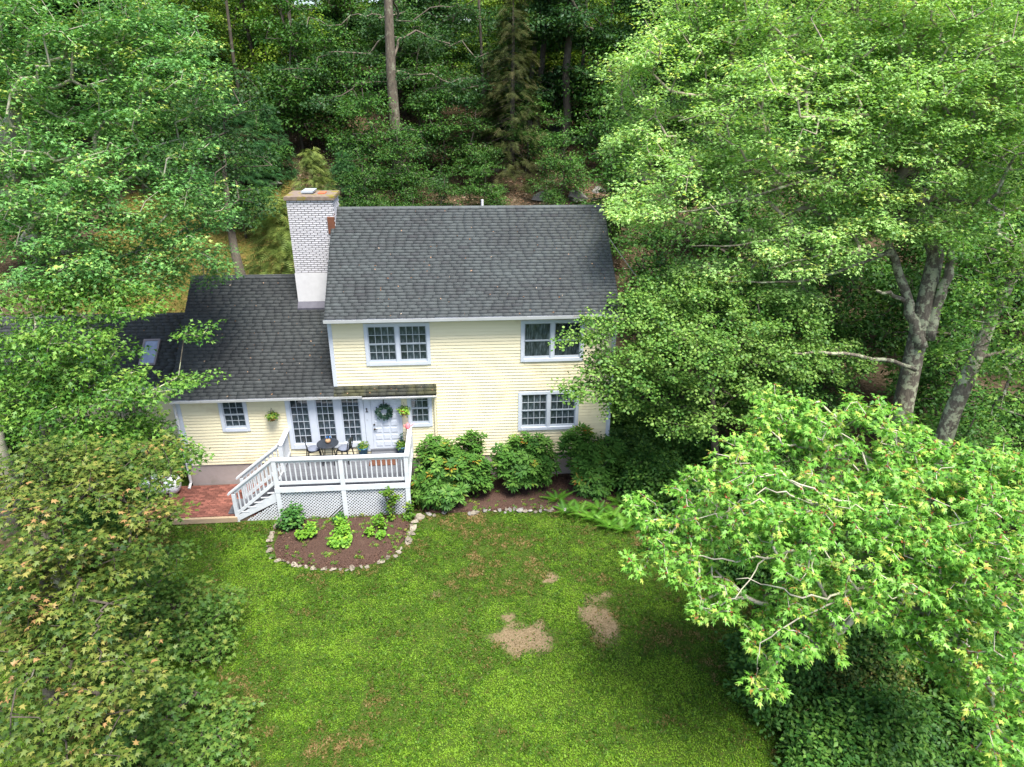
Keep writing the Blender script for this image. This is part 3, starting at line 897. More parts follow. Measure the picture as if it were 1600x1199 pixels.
bal = MB().box(-.018, .018, -.018, .018, 0, 1.0).mesh('baluster', M['deckwhite'])


def baluster(p, h):
    o = link('baluster', bal, deck, Vector(p) - DO); o.scale = (1, 1, h)


cap_rail((DX0 - 0.04, DY + 0.025, RT), (DX1 + 0.05, DY + 0.025, RT))
for a, b in ((PX[0] + .065, PX[1] - .065), (PX[1] + .065, PX[2] - .065)):
    low_rail((a, DY + 0.025, 1.10), (b, DY + 0.025, 1.10))
    low_rail((a, DY + 0.025, 1.86), (b, DY + 0.025, 1.86))
    n = 12
    for k in range(n):
        baluster((a + (b - a) * (k + .5) / n, DY + 0.025, 1.14), 0.68)
# right side rail back to the wall
cap_rail((DX1 - 0.02, DY + 0.10, RT), (DX1 - 0.02, -0.06, RT), 0.14)
low_rail((DX1 - 0.02, DY + 0.085, 1.10), (DX1 - 0.02, -0.06, 1.10))
low_rail((DX1 - 0.02, DY + 0.085, 1.86), (DX1 - 0.02, -0.06, 1.86))
for k in range(11): baluster((DX1 - 0.02, DY + 0.2 + k * 0.155, 1.14), 0.68)
dmb().box(DX1 - .085, DX1 + .045, -.14, -.03, FZ + 0.002, 1.89).build('post', M['deckwhite'], deck)
# left side: short rail from the stair opening to the wall
SY = -1.02
dmb().box(DX0 - .015, DX0 + .115, SY - .06, SY + .06, FZ + 0.013, 1.89).build('post', M['deckwhite'], deck)
cap_rail((DX0 + 0.05, SY - 0.07, RT), (DX0 + 0.05, -0.03, RT), 0.15)
low_rail((DX0 + 0.05, SY + 0.06, 1.10), (DX0 + 0.05, -0.03, 1.10))
low_rail((DX0 + 0.05, SY + 0.06, 1.86), (DX0 + 0.05, -0.03, 1.86))
for k in range(6): baluster((DX0 + 0.05, SY + 0.14 + k * 0.15, 1.14), 0.68)
# stairs going down to the left
NS = 6
rise = (FZ - 0.0) / NS; run = 0.215
for k in range(NS - 1):
    zt = FZ - (k + 1) * rise
    xa = DX0 - 0.03 - (k + 1) * run
    dmb().box(xa - 0.02, xa + run + 0.015, DY + 0.015, SY - 0.02, zt - 0.035, zt).build('tread', M['deckgrey'], deck)
    dmb().box(xa - 0.024, xa + run, DY - 0.012, DY + 0.013, zt - 0.03, zt - 0.002).build('tread_edge', M['deckwhite'], deck)
    dmb().box(xa + run - 0.02, xa + run - 0.002, DY + 0.015, SY - 0.02, zt + 0.001, zt + rise - 0.037).build('riser', M['deckgrey'], deck)
for yy in (DY - 0.005, SY - 0.018):
    xb = DX0 - 0.035 - NS * run
    dmb().prism([(DX0 - 0.034, yy, FZ - 0.16), (DX0 - 0.034, yy, FZ - 0.50), (xb - 0.02, yy, -0.22), (xb - 0.02, yy, 0.0), (xb + 0.08, yy, 0.02)], (0, 0.018, 0)).build('stringer', M['deckwhite'], deck)
SX = DX0 - 0.03 - NS * run + 0.04
for yy in (DY + 0.025, SY):
    dmb().box(SX - .055, SX + .055, yy - .055, yy + .055, -0.22, 0.80).build('post', M['deckwhite'], deck)
    p0 = Vector((SX - 0.16, yy, 0.78)); p1 = Vector((DX0 + 0.03, yy, 1.955))
    cap_rail(p0, p1, 0.14, 0.045)
    for off in (-0.06, -0.80):
        low_rail((SX + 0.04, yy, 0.90 + off), (DX0 - 0.02, yy, 1.93 + off))
    for k in range(9):
        t = (k + 0.7) / 9.4
        x = SX + 0.06 + (DX0 - SX - 0.06) * t
        zb = 0.90 + (1.93 - 0.90) * (x - SX - 0.04) / (DX0 - 0.02 - SX - 0.04)
        baluster((x, yy, zb - 0.78), 0.70)
dmb().box(SX - 0.30, SX + 0.1, DY + 0.1, SY - 0.05, 0.004, 0.045).build('landing_pad', M['deckgrey'], deck)


# lattice: every slat its own part, clipped to its panel
def clip_line(poly, p, d):
    """segment of the line p + t d inside a convex polygon (2D)"""
    lo, hi = -1e9, 1e9
    n = len(poly)
    for i in range(n):
        a = poly[i]; b = poly[(i + 1) % n]
        ex, ez = b[0] - a[0], b[1] - a[1]
        nx, nz = -ez, ex           # inside is on the left (ccw)
        den = nx * d[0] + nz * d[1]
        num = nx * (a[0] - p[0]) + nz * (a[1] - p[1])
        if abs(den) < 1e-9:
            if num > 0: return None
        elif den > 0: lo = max(lo, num / den)
        else: hi = min(hi, num / den)
    return (lo, hi) if hi - lo > 0.05 else None


def lattice(poly, gap=None, step=0.105):
    xs = [p[0] for p in poly]; zs = [p[1] for p in poly]
    for sgn in (1, -1):
        c0 = min(xs) - (max(zs) - min(zs)) - 0.2; c1 = max(xs) + (max(zs) - min(zs)) + 0.2
        c = c0
        while c < c1:
            p = (c, min(zs)); d = (sgn * 0.7071, 0.7071)
            s = clip_line(poly, p, d)
            c += step
            if not s: continue
            segs = [s]
            if gap and sgn == -1:
                g = clip_line(gap, p, d)
                if g:
                    segs = [q for q in ((s[0], g[0]), (g[1], s[1])) if q[1] - q[0] > 0.04]
            for (ta, tb) in segs:
                y = DY + (0.012 if sgn > 0 else 0.021)
                dmb().bar((p[0] + d[0] * ta, y, p[1] + d[1] * ta), (p[0] + d[0] * tb, y, p[1] + d[1] * tb), 0.008, 0.031,
                          up=(-d[1], 0, d[0])).build('lattice_slat', M['deckwhite'], deck)


zt_, zb_ = FZ - 0.155, GZ + 0.02
gap = [(-0.32, zb_), (0.235, zb_), (0.235, zb_ + 0.55)]
lattice([(PX[0] + .07, zb_), (PX[1] - .07, zb_), (PX[1] - .07, zt_), (PX[0] + .07, zt_)], gap)
lattice([(PX[1] + .07, zb_), (PX[2] - .07, zb_), (PX[2] - .07, zt_), (PX[1] + .07, zt_)])
lattice([(SX + 0.18, zb_ + 0.02), (PX[0] - .07, zb_ + 0.02), (PX[0] - .07, FZ - 0.52)])
for a, b in ((PX[0] + .07, PX[1] - .07), (PX[1] + .07, PX[2] - .07)):
    dmb().box(a, b, DY - 0.005, DY + 0.010, zb_ - 0.03, zb_ + 0.03).build('skirt_board', M['deckwhite'], deck)
dmb().box(DX0 + 0.1, DX1 - 0.1, DY + 0.5, DY + 0.53, GZ, FZ - 0.2).build('skirt_shade_sheet', M['soil'], deck)  # dark sheet added as the shade under the deck, seen through the lattice

# ------------------------------------------------------------------ foliage engine
def tpl(vs, fs): return np.array(vs, float), np.array(fs, int)


T_MAPLE = tpl([(0, .30, .03), (0, 0, 0), (.40, .06, -.07), (.20, .27, 0), (.50, .62, -.10), (.15, .50, .02), (0, 1, -.12), (-.15, .50, .02), (-.50, .62, -.10), (-.20, .27, 0), (-.40, .06, -.07)],
              [(0, i, i + 1) for i in range(1, 10)] + [(0, 10, 1)])
T_MAPLEN = (T_MAPLE[0] * np.array([.72, 1, 1]), T_MAPLE[1])
T_LOBE3 = tpl([(0, 0, 0), (.42, .50, -.08), (.14, .48, .02), (0, 1, -.1), (-.14, .48, .02), (-.42, .50, -.08)], [(0, 1, 2), (0, 2, 3), (0, 3, 4), (0, 4, 5)])
T_OVAL = tpl([(0, 0, 0), (.30, .45, .05), (0, 1, -.08), (-.30, .45, .05)], [(0, 1, 2), (0, 2, 3)])
T_ROUND = tpl([(0, 0, 0), (.42, .35, .05), (.28, .85, .0), (-.28, .85, .0), (-.42, .35, .05)], [(0, 1, 2), (0, 2, 3), (0, 3, 4)])


def rosette(n, tilt, w):
    vs = []; fs = []
    for k in range(n):
        a = 2 * math.pi * k / n + 0.3 * math.sin(k * 5.1)
        t = tilt + 0.25 * math.sin(k * 3.7)
        c, s = math.cos(a), math.sin(a); ct, st = math.cos(t), math.sin(t)
        b = len(vs)
        for (x, y, z) in ((0, .08, 0), (w, .55, -.02), (0, 1, -.10), (-w, .55, -.02)):
            yy = y * ct - z * st; zz = y * st + z * ct
            vs.append((x * c - yy * s, x * s + yy * c, zz))
        fs += [(b, b + 1, b + 2), (b, b + 2, b + 3)]
    return tpl(vs, fs)


T_RHODO = rosette(9, 0.25, 0.15)
T_SPRIG = rosette(5, 0.6, 0.2)


def frond(n=9, w=0.35):
    vs = []; fs = []
    for k in range(n):
        y = 0.08 + 0.92 * k / n
        l = w * (1 - (k / n)) ** 0.7 + 0.03
        b = len(vs)
        for sx in (1, -1):
            vs += [(0, y, -.25 * y * y), (sx * l, y + 0.10, -.25 * y * y - .05), (0, y + 0.075, -.25 * y * y)]
        fs += [(b, b + 1, b + 2), (b + 3, b + 5, b + 4)]
    return tpl(vs, fs)


T_NEEDLE = frond(6, 0.42)
T_FERN = frond(14, 0.30)


def rot_from(normal, heading):
    z = normal / np.linalg.norm(normal, axis=1, keepdims=True)
    y = heading - z * np.sum(heading * z, 1, keepdims=True)
    y /= np.linalg.norm(y, axis=1, keepdims=True) + 1e-9
    x = np.cross(y, z)
    return np.stack([x, y, z], -1)


def scatter_leaves(template, pos, normal, heading, size, tint):
    tv, tf = template
    R = rot_from(normal, heading)
    V = np.einsum('nij,kj->nki', R, tv) * size[:, None, None] + pos[:, None, :]
    k = len(tv)
    F = (tf[None] + (np.arange(len(pos)) * k)[:, None, None]).reshape(-1, 3)
    return V.reshape(-1, 3), F, np.repeat(tint, k)


def clump_points(g, blobs, spacing):
    """blobs: (centre, (rx,ry,rz)); points mostly in the outer part of each ellipsoid"""
    out = []
    for c, r in blobs:
        r = np.array(r)
        vol = 4.19 * r.prod()
        area = 4 * math.pi * ((r[0] * r[1]) ** 1.6 / 3 + (r[0] * r[2]) ** 1.6 / 3 + (r[1] * r[2]) ** 1.6 / 3) ** (1 / 1.6)
        n = int(max(4, 0.75 * area / spacing ** 2 + 0.15 * vol / spacing ** 3))
        d = g.normal(size=(n, 3)); d /= np.linalg.norm(d, axis=1, keepdims=True)
        rad = g.uniform(0.25, 1.0, n) ** 0.55
        out.append(np.array(c) + d * rad[:, None] * r)
    return np.concatenate(out)


class Tree:
    """skeleton grown to clump points (each joins the nearest point already on the tree), sprays of leaves on the ends"""
    def __init__(s, seed, trunk, blobs, spacing, r_tip=0.006, wander=0.12, pipe=2.25):
        g = s.g = np.random.default_rng(seed)
        s.trunk = [np.array(p, float) for p in trunk]
        nodes = list(s.trunk); par = [-1] + list(range(len(s.trunk) - 1))
        pts = clump_points(g, blobs, spacing)
        top = s.trunk[-1]
        root = s.trunk[len(s.trunk) // 2] if len(s.trunk) > 2 else s.trunk[0]
        order = np.argsort(np.linalg.norm(pts - (root + top) / 2, axis=1))
        tips = []
        first_ok = max(1, len(s.trunk) - 5)
        for i in order:
            p = pts[i]
            N = np.array(nodes[first_ok:])
            dv = p - N
            dist = np.linalg.norm(dv, axis=1)
            dist = dist + np.maximum(0, -dv[:, 2]) * 0.6       # prefer joining from below
            j = int(np.argmin(dist)) + first_ok
            q = nodes[j]; L_ = np.linalg.norm(p - q)
            nseg = max(1, int(L_ / 0.55))
            prev = j
            for k in range(1, nseg + 1):
                t = k / nseg
                m = q + (p - q) * t
                m = m + np.array([0, 0, 1]) * 0.10 * L_ * math.sin(math.pi * t)
                if k < nseg: m = m + g.normal(size=3) * wander * L_ / nseg
                nodes.append(m); par.append(prev); prev = len(nodes) - 1
            tips.append(prev)
        s.nodes = np.array(nodes); s.par = np.array(par); s.tips = tips
        cnt = np.zeros(len(nodes)); cnt[tips] += 1
        for i in range(len(nodes) - 1, 0, -1): cnt[par[i]] += cnt[i]
        s.rad = r_tip * np.maximum(cnt, 0.4) ** (1 / pipe)

    def branch_mesh(s, name, mat, off, r_base, n=6, minr=0.0, which='all'):
        V = []; F = []
        nt = len(s.trunk)
        # trunk as one tube
        mb = MB(off)
        rr = np.linspace(r_base, max(s.rad[nt - 1], r_base * 0.35), nt)
        rr[0] *= 1.25
        if which != 'bough': mb.tube(s.trunk, list(rr), 12, cap=True)
        for i in range(nt, len(s.nodes) if which != 'trunk' else nt):
            p = s.par[i]
            ra = min(s.rad[p], rr[p] * 0.8) if p < nt else s.rad[p]
            rb = s.rad[i]
            if ra < minr: continue
            ra = min(ra, rb * 1.6)
            k = n if ra > 0.02 else 3
            mb.tube([s.nodes[p], s.nodes[i]], [ra, rb], k, cap=False)
        return mb.mesh(name, mat, True)

    def leaves(s, template, per, size, spread=0.45, flat=0.4, up=1.0, rad_h=0.6, tint_mu=0.5, tint_sd=0.22, droop=0.0, tint_max=0.945):
        g = s.g
        tp = s.nodes[s.tips]
        n = len(tp)
        cnt = g.poisson(per, n)
        idx = np.repeat(np.arange(n), cnt)
        N = len(idx)
        d = g.normal(size=(N, 3)); d /= np.linalg.norm(d, axis=1, keepdims=True)
        rr = g.uniform(0, 1, N) ** 0.5
        off = d * rr[:, None] * spread * np.array([1, 1, flat])
        # sprays lean along the twig that carries them
        tw = s.nodes[s.tips] - s.nodes[s.par[s.tips]]
        tw /= np.linalg.norm(tw, axis=1, keepdims=True) + 1e-9
        off += tw[idx] * (g.uniform(-0.4, 0.5, N) * spread)[:, None]
        off[:, 2] -= droop * rr * spread
        pos = tp[idx] + off
        normal = np.array([0, 0, up]) + g.normal(size=(N, 3)) * 0.55 + d * np.array([.35, .35, 0.1])
        head = d * rad_h + tw[idx] * 0.4 + g.normal(size=(N, 3)) * 0.5
        head[:, 2] -= 0.25 + droop
        ct = np.clip(g.normal(tint_mu, 0.16, n), 0.05, 0.95)
        tint = np.clip(ct[idx] + g.normal(0, tint_sd, N), 0, tint_max)
        size = size * g.uniform(0.65, 1.25, N)
        return [pos, normal, head, size, tint]


def tree_thing(name, label, cat, base, tr, bark, r_base, leafkey, template, lv, group=None, n=6, minr=0.0, n_big=0, trunk_name='trunk', boughbark=None):
    off = np.array(base)
    t = thing(name, tuple(base), label, cat, group)
    if boughbark:
        link(trunk_name, tr.branch_mesh(trunk_name, M[bark], off, r_base, n, minr, 'trunk'), t)
        link('bough', tr.branch_mesh('bough', M[boughbark], off, r_base, n, minr, 'bough'), t)
    else:
        link(trunk_name, tr.branch_mesh(trunk_name, M[bark], off, r_base, n, minr), t)
    pos, nor, head, size, tint = lv
    pos = pos - off
    keep = np.ones(len(pos), bool)
    if n_big:
        # the leaves that show largest: nearest the viewer and outermost
        w = pos + off - CAM
        depth = w @ _f
        px = 800 + FPX * (w @ R_) / depth; py = 599.5 - FPX * (w @ U_) / depth
        inview = (px > 5) & (px < 1595) & (py > 5) & (py < 1190)
        score = size / depth * (0.6 + 0.4 * (nor / np.linalg.norm(nor, axis=1, keepdims=True)) @ np.array([0, -.5, .85]))
        score = np.where(inview, score, -1)
        # outermost in its 14 px cell
        cell = (np.floor(px / 13).astype(int) * 1000 + np.floor(py / 13).astype(int))
        order = np.lexsort((depth, cell))
        firsts = np.zeros(len(pos), bool)
        sc = cell[order]
        firsts[order[np.concatenate([[True], sc[1:] != sc[:-1]])]] = True
        score = np.where(firsts, score, score - 10)
        big = np.argsort(-score)[:n_big]
        keep[big] = False
        meshes = []
        for k in range(14):
            tv, tf = template
            meshes.append(mesh_np('leaf', tv, tf, L[leafkey], np.full(len(tv), (k + .5) / 14)))
        R = rot_from(nor[big], head[big])
        for j, i in enumerate(big):
            o = bpy.data.objects.new('leaf', meshes[min(13, int(tint[i] * 14))])
            COL.objects.link(o); o.parent = t
            m = np.eye(4); m[:3, :3] = R[j] * size[i]; m[:3, 3] = pos[i]
            o.matrix_local = Matrix(m.tolist())
    V, F, T = scatter_leaves(template, pos[keep], nor[keep], head[keep], size[keep], tint[keep])
    c = link('crown', mesh_np('crown', V, F, L[leafkey], T), t)
    if n_big: c['kind'] = 'stuff'
    return t


def dup(root, loc, rz=0.0, scale=1.0, label=None, group=None):
    r = root.copy(); COL.objects.link(r)
    r.location = loc; r.rotation_euler = (0, 0, rz); r.scale = (scale, scale, scale * rnd.uniform(0.92, 1.1))
    if label: r['label'] = label
    if group: r['group'] = group
    for ch in list(root.children):
        c = ch.copy(); COL.objects.link(c); c.parent = r
    return r


def bend(pts, rad, sub=4, jit=.05):
    """a smooth, slightly crooked limb through the given points"""
    P = [np.array(p, float) for p in pts]
    P = [2 * P[0] - P[1]] + P + [2 * P[-1] - P[-2]]
    out, rr = [], []
    for i in range(1, len(P) - 2):
        for k in range(sub):
            t = k / sub
            q = .5 * (2 * P[i] + (P[i + 1] - P[i - 1]) * t + (2 * P[i - 1] - 5 * P[i] + 4 * P[i + 1] - P[i + 2]) * t * t + (3 * P[i] - P[i - 1] - 3 * P[i + 1] + P[i + 2]) * t ** 3)
            if i > 1 or k: q = q + NP.normal(size=3) * jit
            out.append(q); rr.append(rad[i - 1] + (rad[i] - rad[i - 1]) * t)
    out.append(P[-2]); rr.append(rad[-1])
    return out, rr


def B(px, py, dep, rx, ry, rz): return (at(px, py, dep), (rx, ry, rz))


def ground_under(p): return np.array([p[0], p[1], gz(p[0], p[1]) - 0.1])


def trunk_up(base, pts): return [np.array(base)] + [np.array(p) for p in pts]


# ------------------------------------------------------------------ big trees
# tall maple on the right, forked lichened trunk
fork = at(1440, 500, 22.0)
b = ground_under(at(1436, 600, 22.0))
trk = [b, b + (fork - b) * 0.5 + np.array([-.1, 0, 0]), fork, at(1462, 400, 21.8), at(1440, 320, 21.6), at(1400, 200, 21.4), at(1370, 90, 21.2)]
blobs = [B(1260, 190, 20.6, 4.0, 3.0, 2.5), B(1075, 300, 20.8, 2.3, 2.0, 1.3), B(1050, 120, 22, 2.2, 2.2, 2.0), B(1450, 110, 20.6, 3.6, 3.0, 3.0), B(1560, 280, 21, 2.0, 2.0, 1.6),
         B(1240, 380, 21, 2.2, 1.8, 0.9), B(1120, 420, 21.4, 1.3, 1.2, 0.4), B(1230, 460, 21.4, 1.4, 1.2, 0.35), B(1300, 10, 20.8, 4.0, 3, 2.0), B(1100, 20, 22, 2, 2, 1.6), B(1560, 60, 20, 3, 3, 2.5), B(1340, 330, 20.6, 1.6, 1.4, 0.7), B(1400, 270, 19.8, 1.8, 1.4, 1.0), B(1480, 350, 20.3, 1.4, 1.0, 0.6), B(1400, 360, 20.3, 1.0, .8, 0.4), B(980, 335, 20.6, .8, .8, .3), B(1000, 230, 21.5, 1.2, 1.2, .8), B(1420, 180, 19.5, 2, 1.4, 1.4)]
tr = Tree(101, trk, blobs, 0.62, 0.0115)
lv = tr.leaves(T_LOBE3, 84, 0.125, 0.50, 0.42, up=1.6)
tall = tree_thing('maple_tree', 'tall bright green maple with forked lichen covered trunk right of the house', 'tree', b, tr, 'bark', 0.36, 'maple_bright', T_LOBE3, lv, boughbark='twigbark')
for pts_, rr_ in (([at(1440, 545, 22), at(1424, 490, 21.9), at(1408, 430, 21.7), at(1392, 390, 21.5), at(1370, 330, 21.2)], [.26, .2, .17, .14, .1]),
                  ([at(1450, 530, 22), at(1464, 470, 21.7), at(1482, 430, 21.4), at(1484, 400, 21.2), at(1468, 370, 21.1), at(1440, 345, 21)], [.25, .2, .17, .15, .13, .1]),
                  ([at(1440, 345, 21.4), at(1380, 345, 21), at(1290, 360, 20.6), at(1180, 380, 20.4), at(1080, 385, 20.5)], [.09, .07, .05, .035, .02]),
                  ([at(1392, 390, 21.5), at(1330, 420, 21), at(1240, 440, 20.7), at(1140, 440, 20.7)], [.08, .06, .04, .02]), ([at(1430, 300, 21.4), at(1350, 270, 20.6), at(1240, 290, 20), at(1110, 325, 19.9), at(1000, 335, 20.2)], [.10, .08, .055, .035, .018]),
                  ([at(1400, 200, 21.3), at(1300, 150, 20), at(1190, 150, 19.6), at(1060, 190, 20)], [.09, .07, .045, .02]), ([at(1395, 400, 21.5), at(1350, 395, 20.8), at(1280, 400, 20.3), at(1200, 420, 20)], [.06, .045, .03, .015]),
                  ([at(1412, 470, 21.8), at(1390, 458, 21.4), at(1370, 455, 21)], [.09, .07, .05]), ([at(1430, 578, 22), at(1380, 562, 21.5), at(1300, 553, 21), at(1240, 552, 20.6)], [.09, .08, .06, .04])):
    link('limb', MB(tuple(b)).tube(*bend(pts_, [q * .8 for q in rr_], 4, .03), 9).mesh('limb', M['bark'], True), tall)

# leaning tree at the right edge
b2 = ground_under(at(1470, 680, 18.5))
trk = [b2, at(1490, 640, 18.3), at(1525, 560, 18.1), at(1548, 500, 18.0), at(1590, 420, 17.8), at(1640, 300, 17.6)]
blobs = [B(1660, 250, 18, 2.0, 2, 2.0), B(1590, 560, 17.2, 0.8, 0.8, 0.6), B(1575, 450, 16.6, 1.0, .9, 0.7), B(1610, 400, 16.6, 1.0, .9, .7), B(1545, 490, 16.8, .8, .7, .5), B(1500, 560, 17, .5, .5, .35), B(1590, 520, 16.5, .8, .7, .5), B(1560, 380, 17.2, 1.2, 1, .7), B(1580, 640, 17, 0.7, 0.7, 0.5), B(1620, 720, 16.5, 1.0, 1.0, 0.7)]
tr = Tree(102, trk, blobs, 0.6, 0.0075)
lv = tr.leaves(T_LOBE3, 55, 0.11, 0.5, 0.45)
tree_thing('maple_tree', 'leaning rough barked maple at the right edge behind the low bright maple', 'tree', b2, tr, 'bark', 0.25, 'maple_mid', T_LOBE3, lv)

# small leaved tree leaning over the right end of the house
b3 = ground_under(at(1130, 640, 21.0))
trk = [b3, b3 + np.array([0, 0, 1.6]), at(1110, 590, 20.6), at(1080, 540, 20.3)]
blobs = [B(1060, 560, 19.6, 1.7, 1.5, 1.1), B(985, 590, 19.4, 0.9, 0.9, 0.9), B(1130, 520, 20.4, 1.7, 1.5, 0.8), B(1010, 500, 19.9, 0.9, 0.9, 0.45), B(935, 510, 19.3, 0.75, .7, 0.3), B(900, 530, 19.2, .55, .5, .18), B(915, 612, 19.3, 0.85, .7, 0.3), B(930, 570, 19.3, .5, .5, .25), B(950, 560, 19.3, .5, .5, .35), B(1190, 590, 20.8, 1.4, 1.4, 0.9), B(1070, 650, 19.9, 1.1, 1.1, 0.5), B(1240, 560, 21, 1.2, 1.2, 0.5), B(965,630,19.4,.4,.4,.5), B(1000, 462, 20.6, .8, .8, .5), B(1060, 455, 21, 1.2, 1.1, .6), B(1140, 455, 21.6, 1.4, 1.2, .8), B(1230, 500, 21.6, 1.4, 1.3, .7), B(1170, 640, 20.6, 1.0, 1.0, .6), B(1300, 560, 21.8, 1.2, 1.2, .6)]
tr = Tree(103, trk, blobs, 0.46, 0.006)
lv = tr.leaves(T_ROUND, 62, 0.088, 0.36, 0.5)
tree_thing('maple_tree', 'small leaved tree whose branches reach over the right end of the house wall', 'tree', b3, tr, 'darkbark', 0.15, 'small_leaf', T_ROUND, lv)

# low bright maple in the right foreground
b4 = ground_under(at(1530, 980, 14.2))
trk = [b4, b4 + np.array([-.05, 0.05, 1.2]), b4 + np.array([-.2, 0.1, 2.2]), at(1440, 860, 12.9), at(1400, 800, 12.8)]
blobs = [B(1180, 775, 12.6, 1.6, 1.4, 0.95), B(1060, 850, 12.6, .75, .8, .6), B(1330, 850, 12.0, 1.9, 1.6, 1.15), B(1340, 685, 13.1, 1.35, 1.3, 0.75), B(1225, 640, 13.6, .8, .8, .42), B(1480, 800, 12.0, 1.7, 1.5, 1.1), B(1560, 900, 11.2, 1.3, 1.1, 1.0), B(1235, 970, 11.9, 1.0, .9, .6), B(1120, 930, 12.2, .6, .6, .4), B(1580, 1060, 10.6, .55, .6, .7), B(1200, 1060, 11.6, .35, .35, .3), B(1000, 875, 12.7, .32, .3, .18), B(1015, 805, 12.8, .35, .3, .2), B(1000, 780, 12.9, .3, .3, .15), B(1500, 1040, 12.0, .7, .6, .35), B(1440, 1000, 11.8, .5, .5, .3), B(1470, 960, 11.6, .8, .8, .45), B(1570, 1150, 10.2, .5, .6, .5), B(1530, 740, 12.4, 1.1, 1.1, .6), B(1180, 690, 13.2, .5, .5, .3)]
tr = Tree(104, trk, blobs, 0.30, 0.0062)
lv = tr.leaves(T_MAPLEN, 21, 0.122, 0.15, 0.6, rad_h=1.4, droop=0.4, tint_sd=0.22, tint_mu=.58, tint_max=0.95)
sd_ = tr.leaves(T_MAPLEN, 3.0, 0.055, 0.06, 0.8)
sd_[4][:] = NP.uniform(.965, 1, len(sd_[4]))
lv = [np.concatenate(q) for q in zip(lv, sd_)]
front_maple = tree_thing('maple_tree', 'low spreading bright green maple with pale limbs in the right foreground', 'tree', b4, tr, 'palebark', 0.17, 'maple_front', T_MAPLEN, lv, n_big=300)

for pts_, rr_ in (([at(1440, 880, 12.7), at(1390, 835, 12.2), at(1340, 795, 12.0), at(1270, 765, 12.0), at(1180, 745, 12.2)], [.06, .05, .042, .028, .012]),
                  ([at(1450, 880, 12.7), at(1360, 885, 12.0), at(1250, 875, 11.8), at(1130, 870, 12.0), at(1030, 880, 12.4)], [.06, .048, .036, .024, .01]),
                  ([at(1400, 900, 12.5), at(1320, 930, 11.6), at(1240, 925, 11.4), at(1150, 905, 11.7)], [.05, .036, .025, .01]),
                  ([at(1330, 930, 11.7), at(1260, 960, 11.4), at(1190, 1010, 11.5), at(1180, 1060, 11.6)], [.03, .022, .016, .008]),
                  ([at(1300, 800, 12.2), at(1210, 770, 12.1), at(1130, 800, 12.1), at(1050, 815, 12.4)], [.03, .022, .016, .008]),
                  ([at(1400, 830, 12.4), at(1370, 760, 12.5), at(1330, 700, 12.8), at(1300, 650, 13)], [.045, .034, .024, .01]),
                  ([at(1200, 870, 11.9), at(1150, 930, 11.8), at(1110, 945, 11.9), at(1090, 930, 12)], [.022, .016, .011, .006])):
    link('limb', MB(tuple(b4)).tube(*bend(pts_, [q * .58 for q in rr_], 5, .045), 7).mesh('limb', M['palebark'], True), front_maple)

# bronzing maple in the left foreground
b5 = ground_under(at(60, 1040, 13.5))
trk = [b5, b5 + np.array([0, 0, 1.2]), at(70, 900, 13.0), at(90, 820, 12.9)]
blobs = [B(130, 810, 12.6, 1.5, 1.3, 0.95), B(50, 900, 11.8, 1.2, 1.1, .9), B(180, 725, 13.5, 1.3, 1.1, .45), B(60, 730, 13.2, 1.2, 1.1, .5), B(235, 800, 13.0, .55, .7, .5), B(30, 1010, 11.2, .7, .8, .3), B(150, 1080, 10.8, .9, .8, .45), B(40, 1130, 10.4, 1.0, .9, .6), B(130, 930, 12.0, 1.0, .9, .35), B(250, 720, 13.7, .5, .6, .22), B(150, 1180, 10.0, .8, .7, .3), B(200,870,12.6,.6,.6,.3), B(100, 990, 11.4, .9, .9, .4), B(70, 1060, 10.9, .8, .8, .35), B(220, 1010, 12.2, .5, .6, .25)]
tr = Tree(105, trk, blobs, 0.46, 0.006)
lv = tr.leaves(T_MAPLE, 32, 0.108, 0.33, 0.16, up=2.0, rad_h=1.0, droop=0.16, tint_mu=.50, tint_sd=.17, tint_max=.975)
tree_thing('maple_tree', 'green and bronze layered maple filling the left foreground', 'tree', b5, tr, 'darkbark', 0.16, 'maple_brown', T_MAPLE, lv, n_big=300)

# low dark maple boughs by the lawn
for sd, bp, bl, lab in ((106, (250, 985, 17.2), [B(265, 950, 16.6, 1.2, 1.0, .45), B(310, 985, 16.2, .8, .8, .3), B(200, 930, 16.6, 1.0, .9, .4), B(170, 1000, 15.6, .9, .9, .4), B(345, 945, 16.6, .6, .6, .25), B(330, 1010, 16, .6, .6, .25), B(240, 880, 16.8, .9, .8, .3)], 'low dark green maple at the lawn edge left of the middle'),
                        (107, (290, 1150, 14.6), [B(290, 1110, 14.3, 0.9, .9, .35), B(330, 1150, 14.0, .6, .6, .25), B(230, 1160, 13.6, .9, .8, .35), B(300, 1190, 13.4, .8, .7, .3), B(365, 1130, 14.2, .5, .5, .2), B(350, 1180, 13.6, .5, .5, .2), B(240, 1100, 14.3, .7, .7, .3)], 'low maple seedling thicket at the bottom edge of the lawn')):
    bb = ground_under(at(*bp))
    tr = Tree(sd, [bb, bb + np.array([0, 0, .3]), bb + np.array([0.05, 0, .7])], bl, 0.34, 0.005)
    lv = tr.leaves(T_MAPLE, 19, 0.115, 0.30, 0.35, up=1.5)
    tree_thing('maple_tree', lab, 'tree', bb, tr, 'darkbark', 0.06, 'maple_low', T_MAPLE, lv)

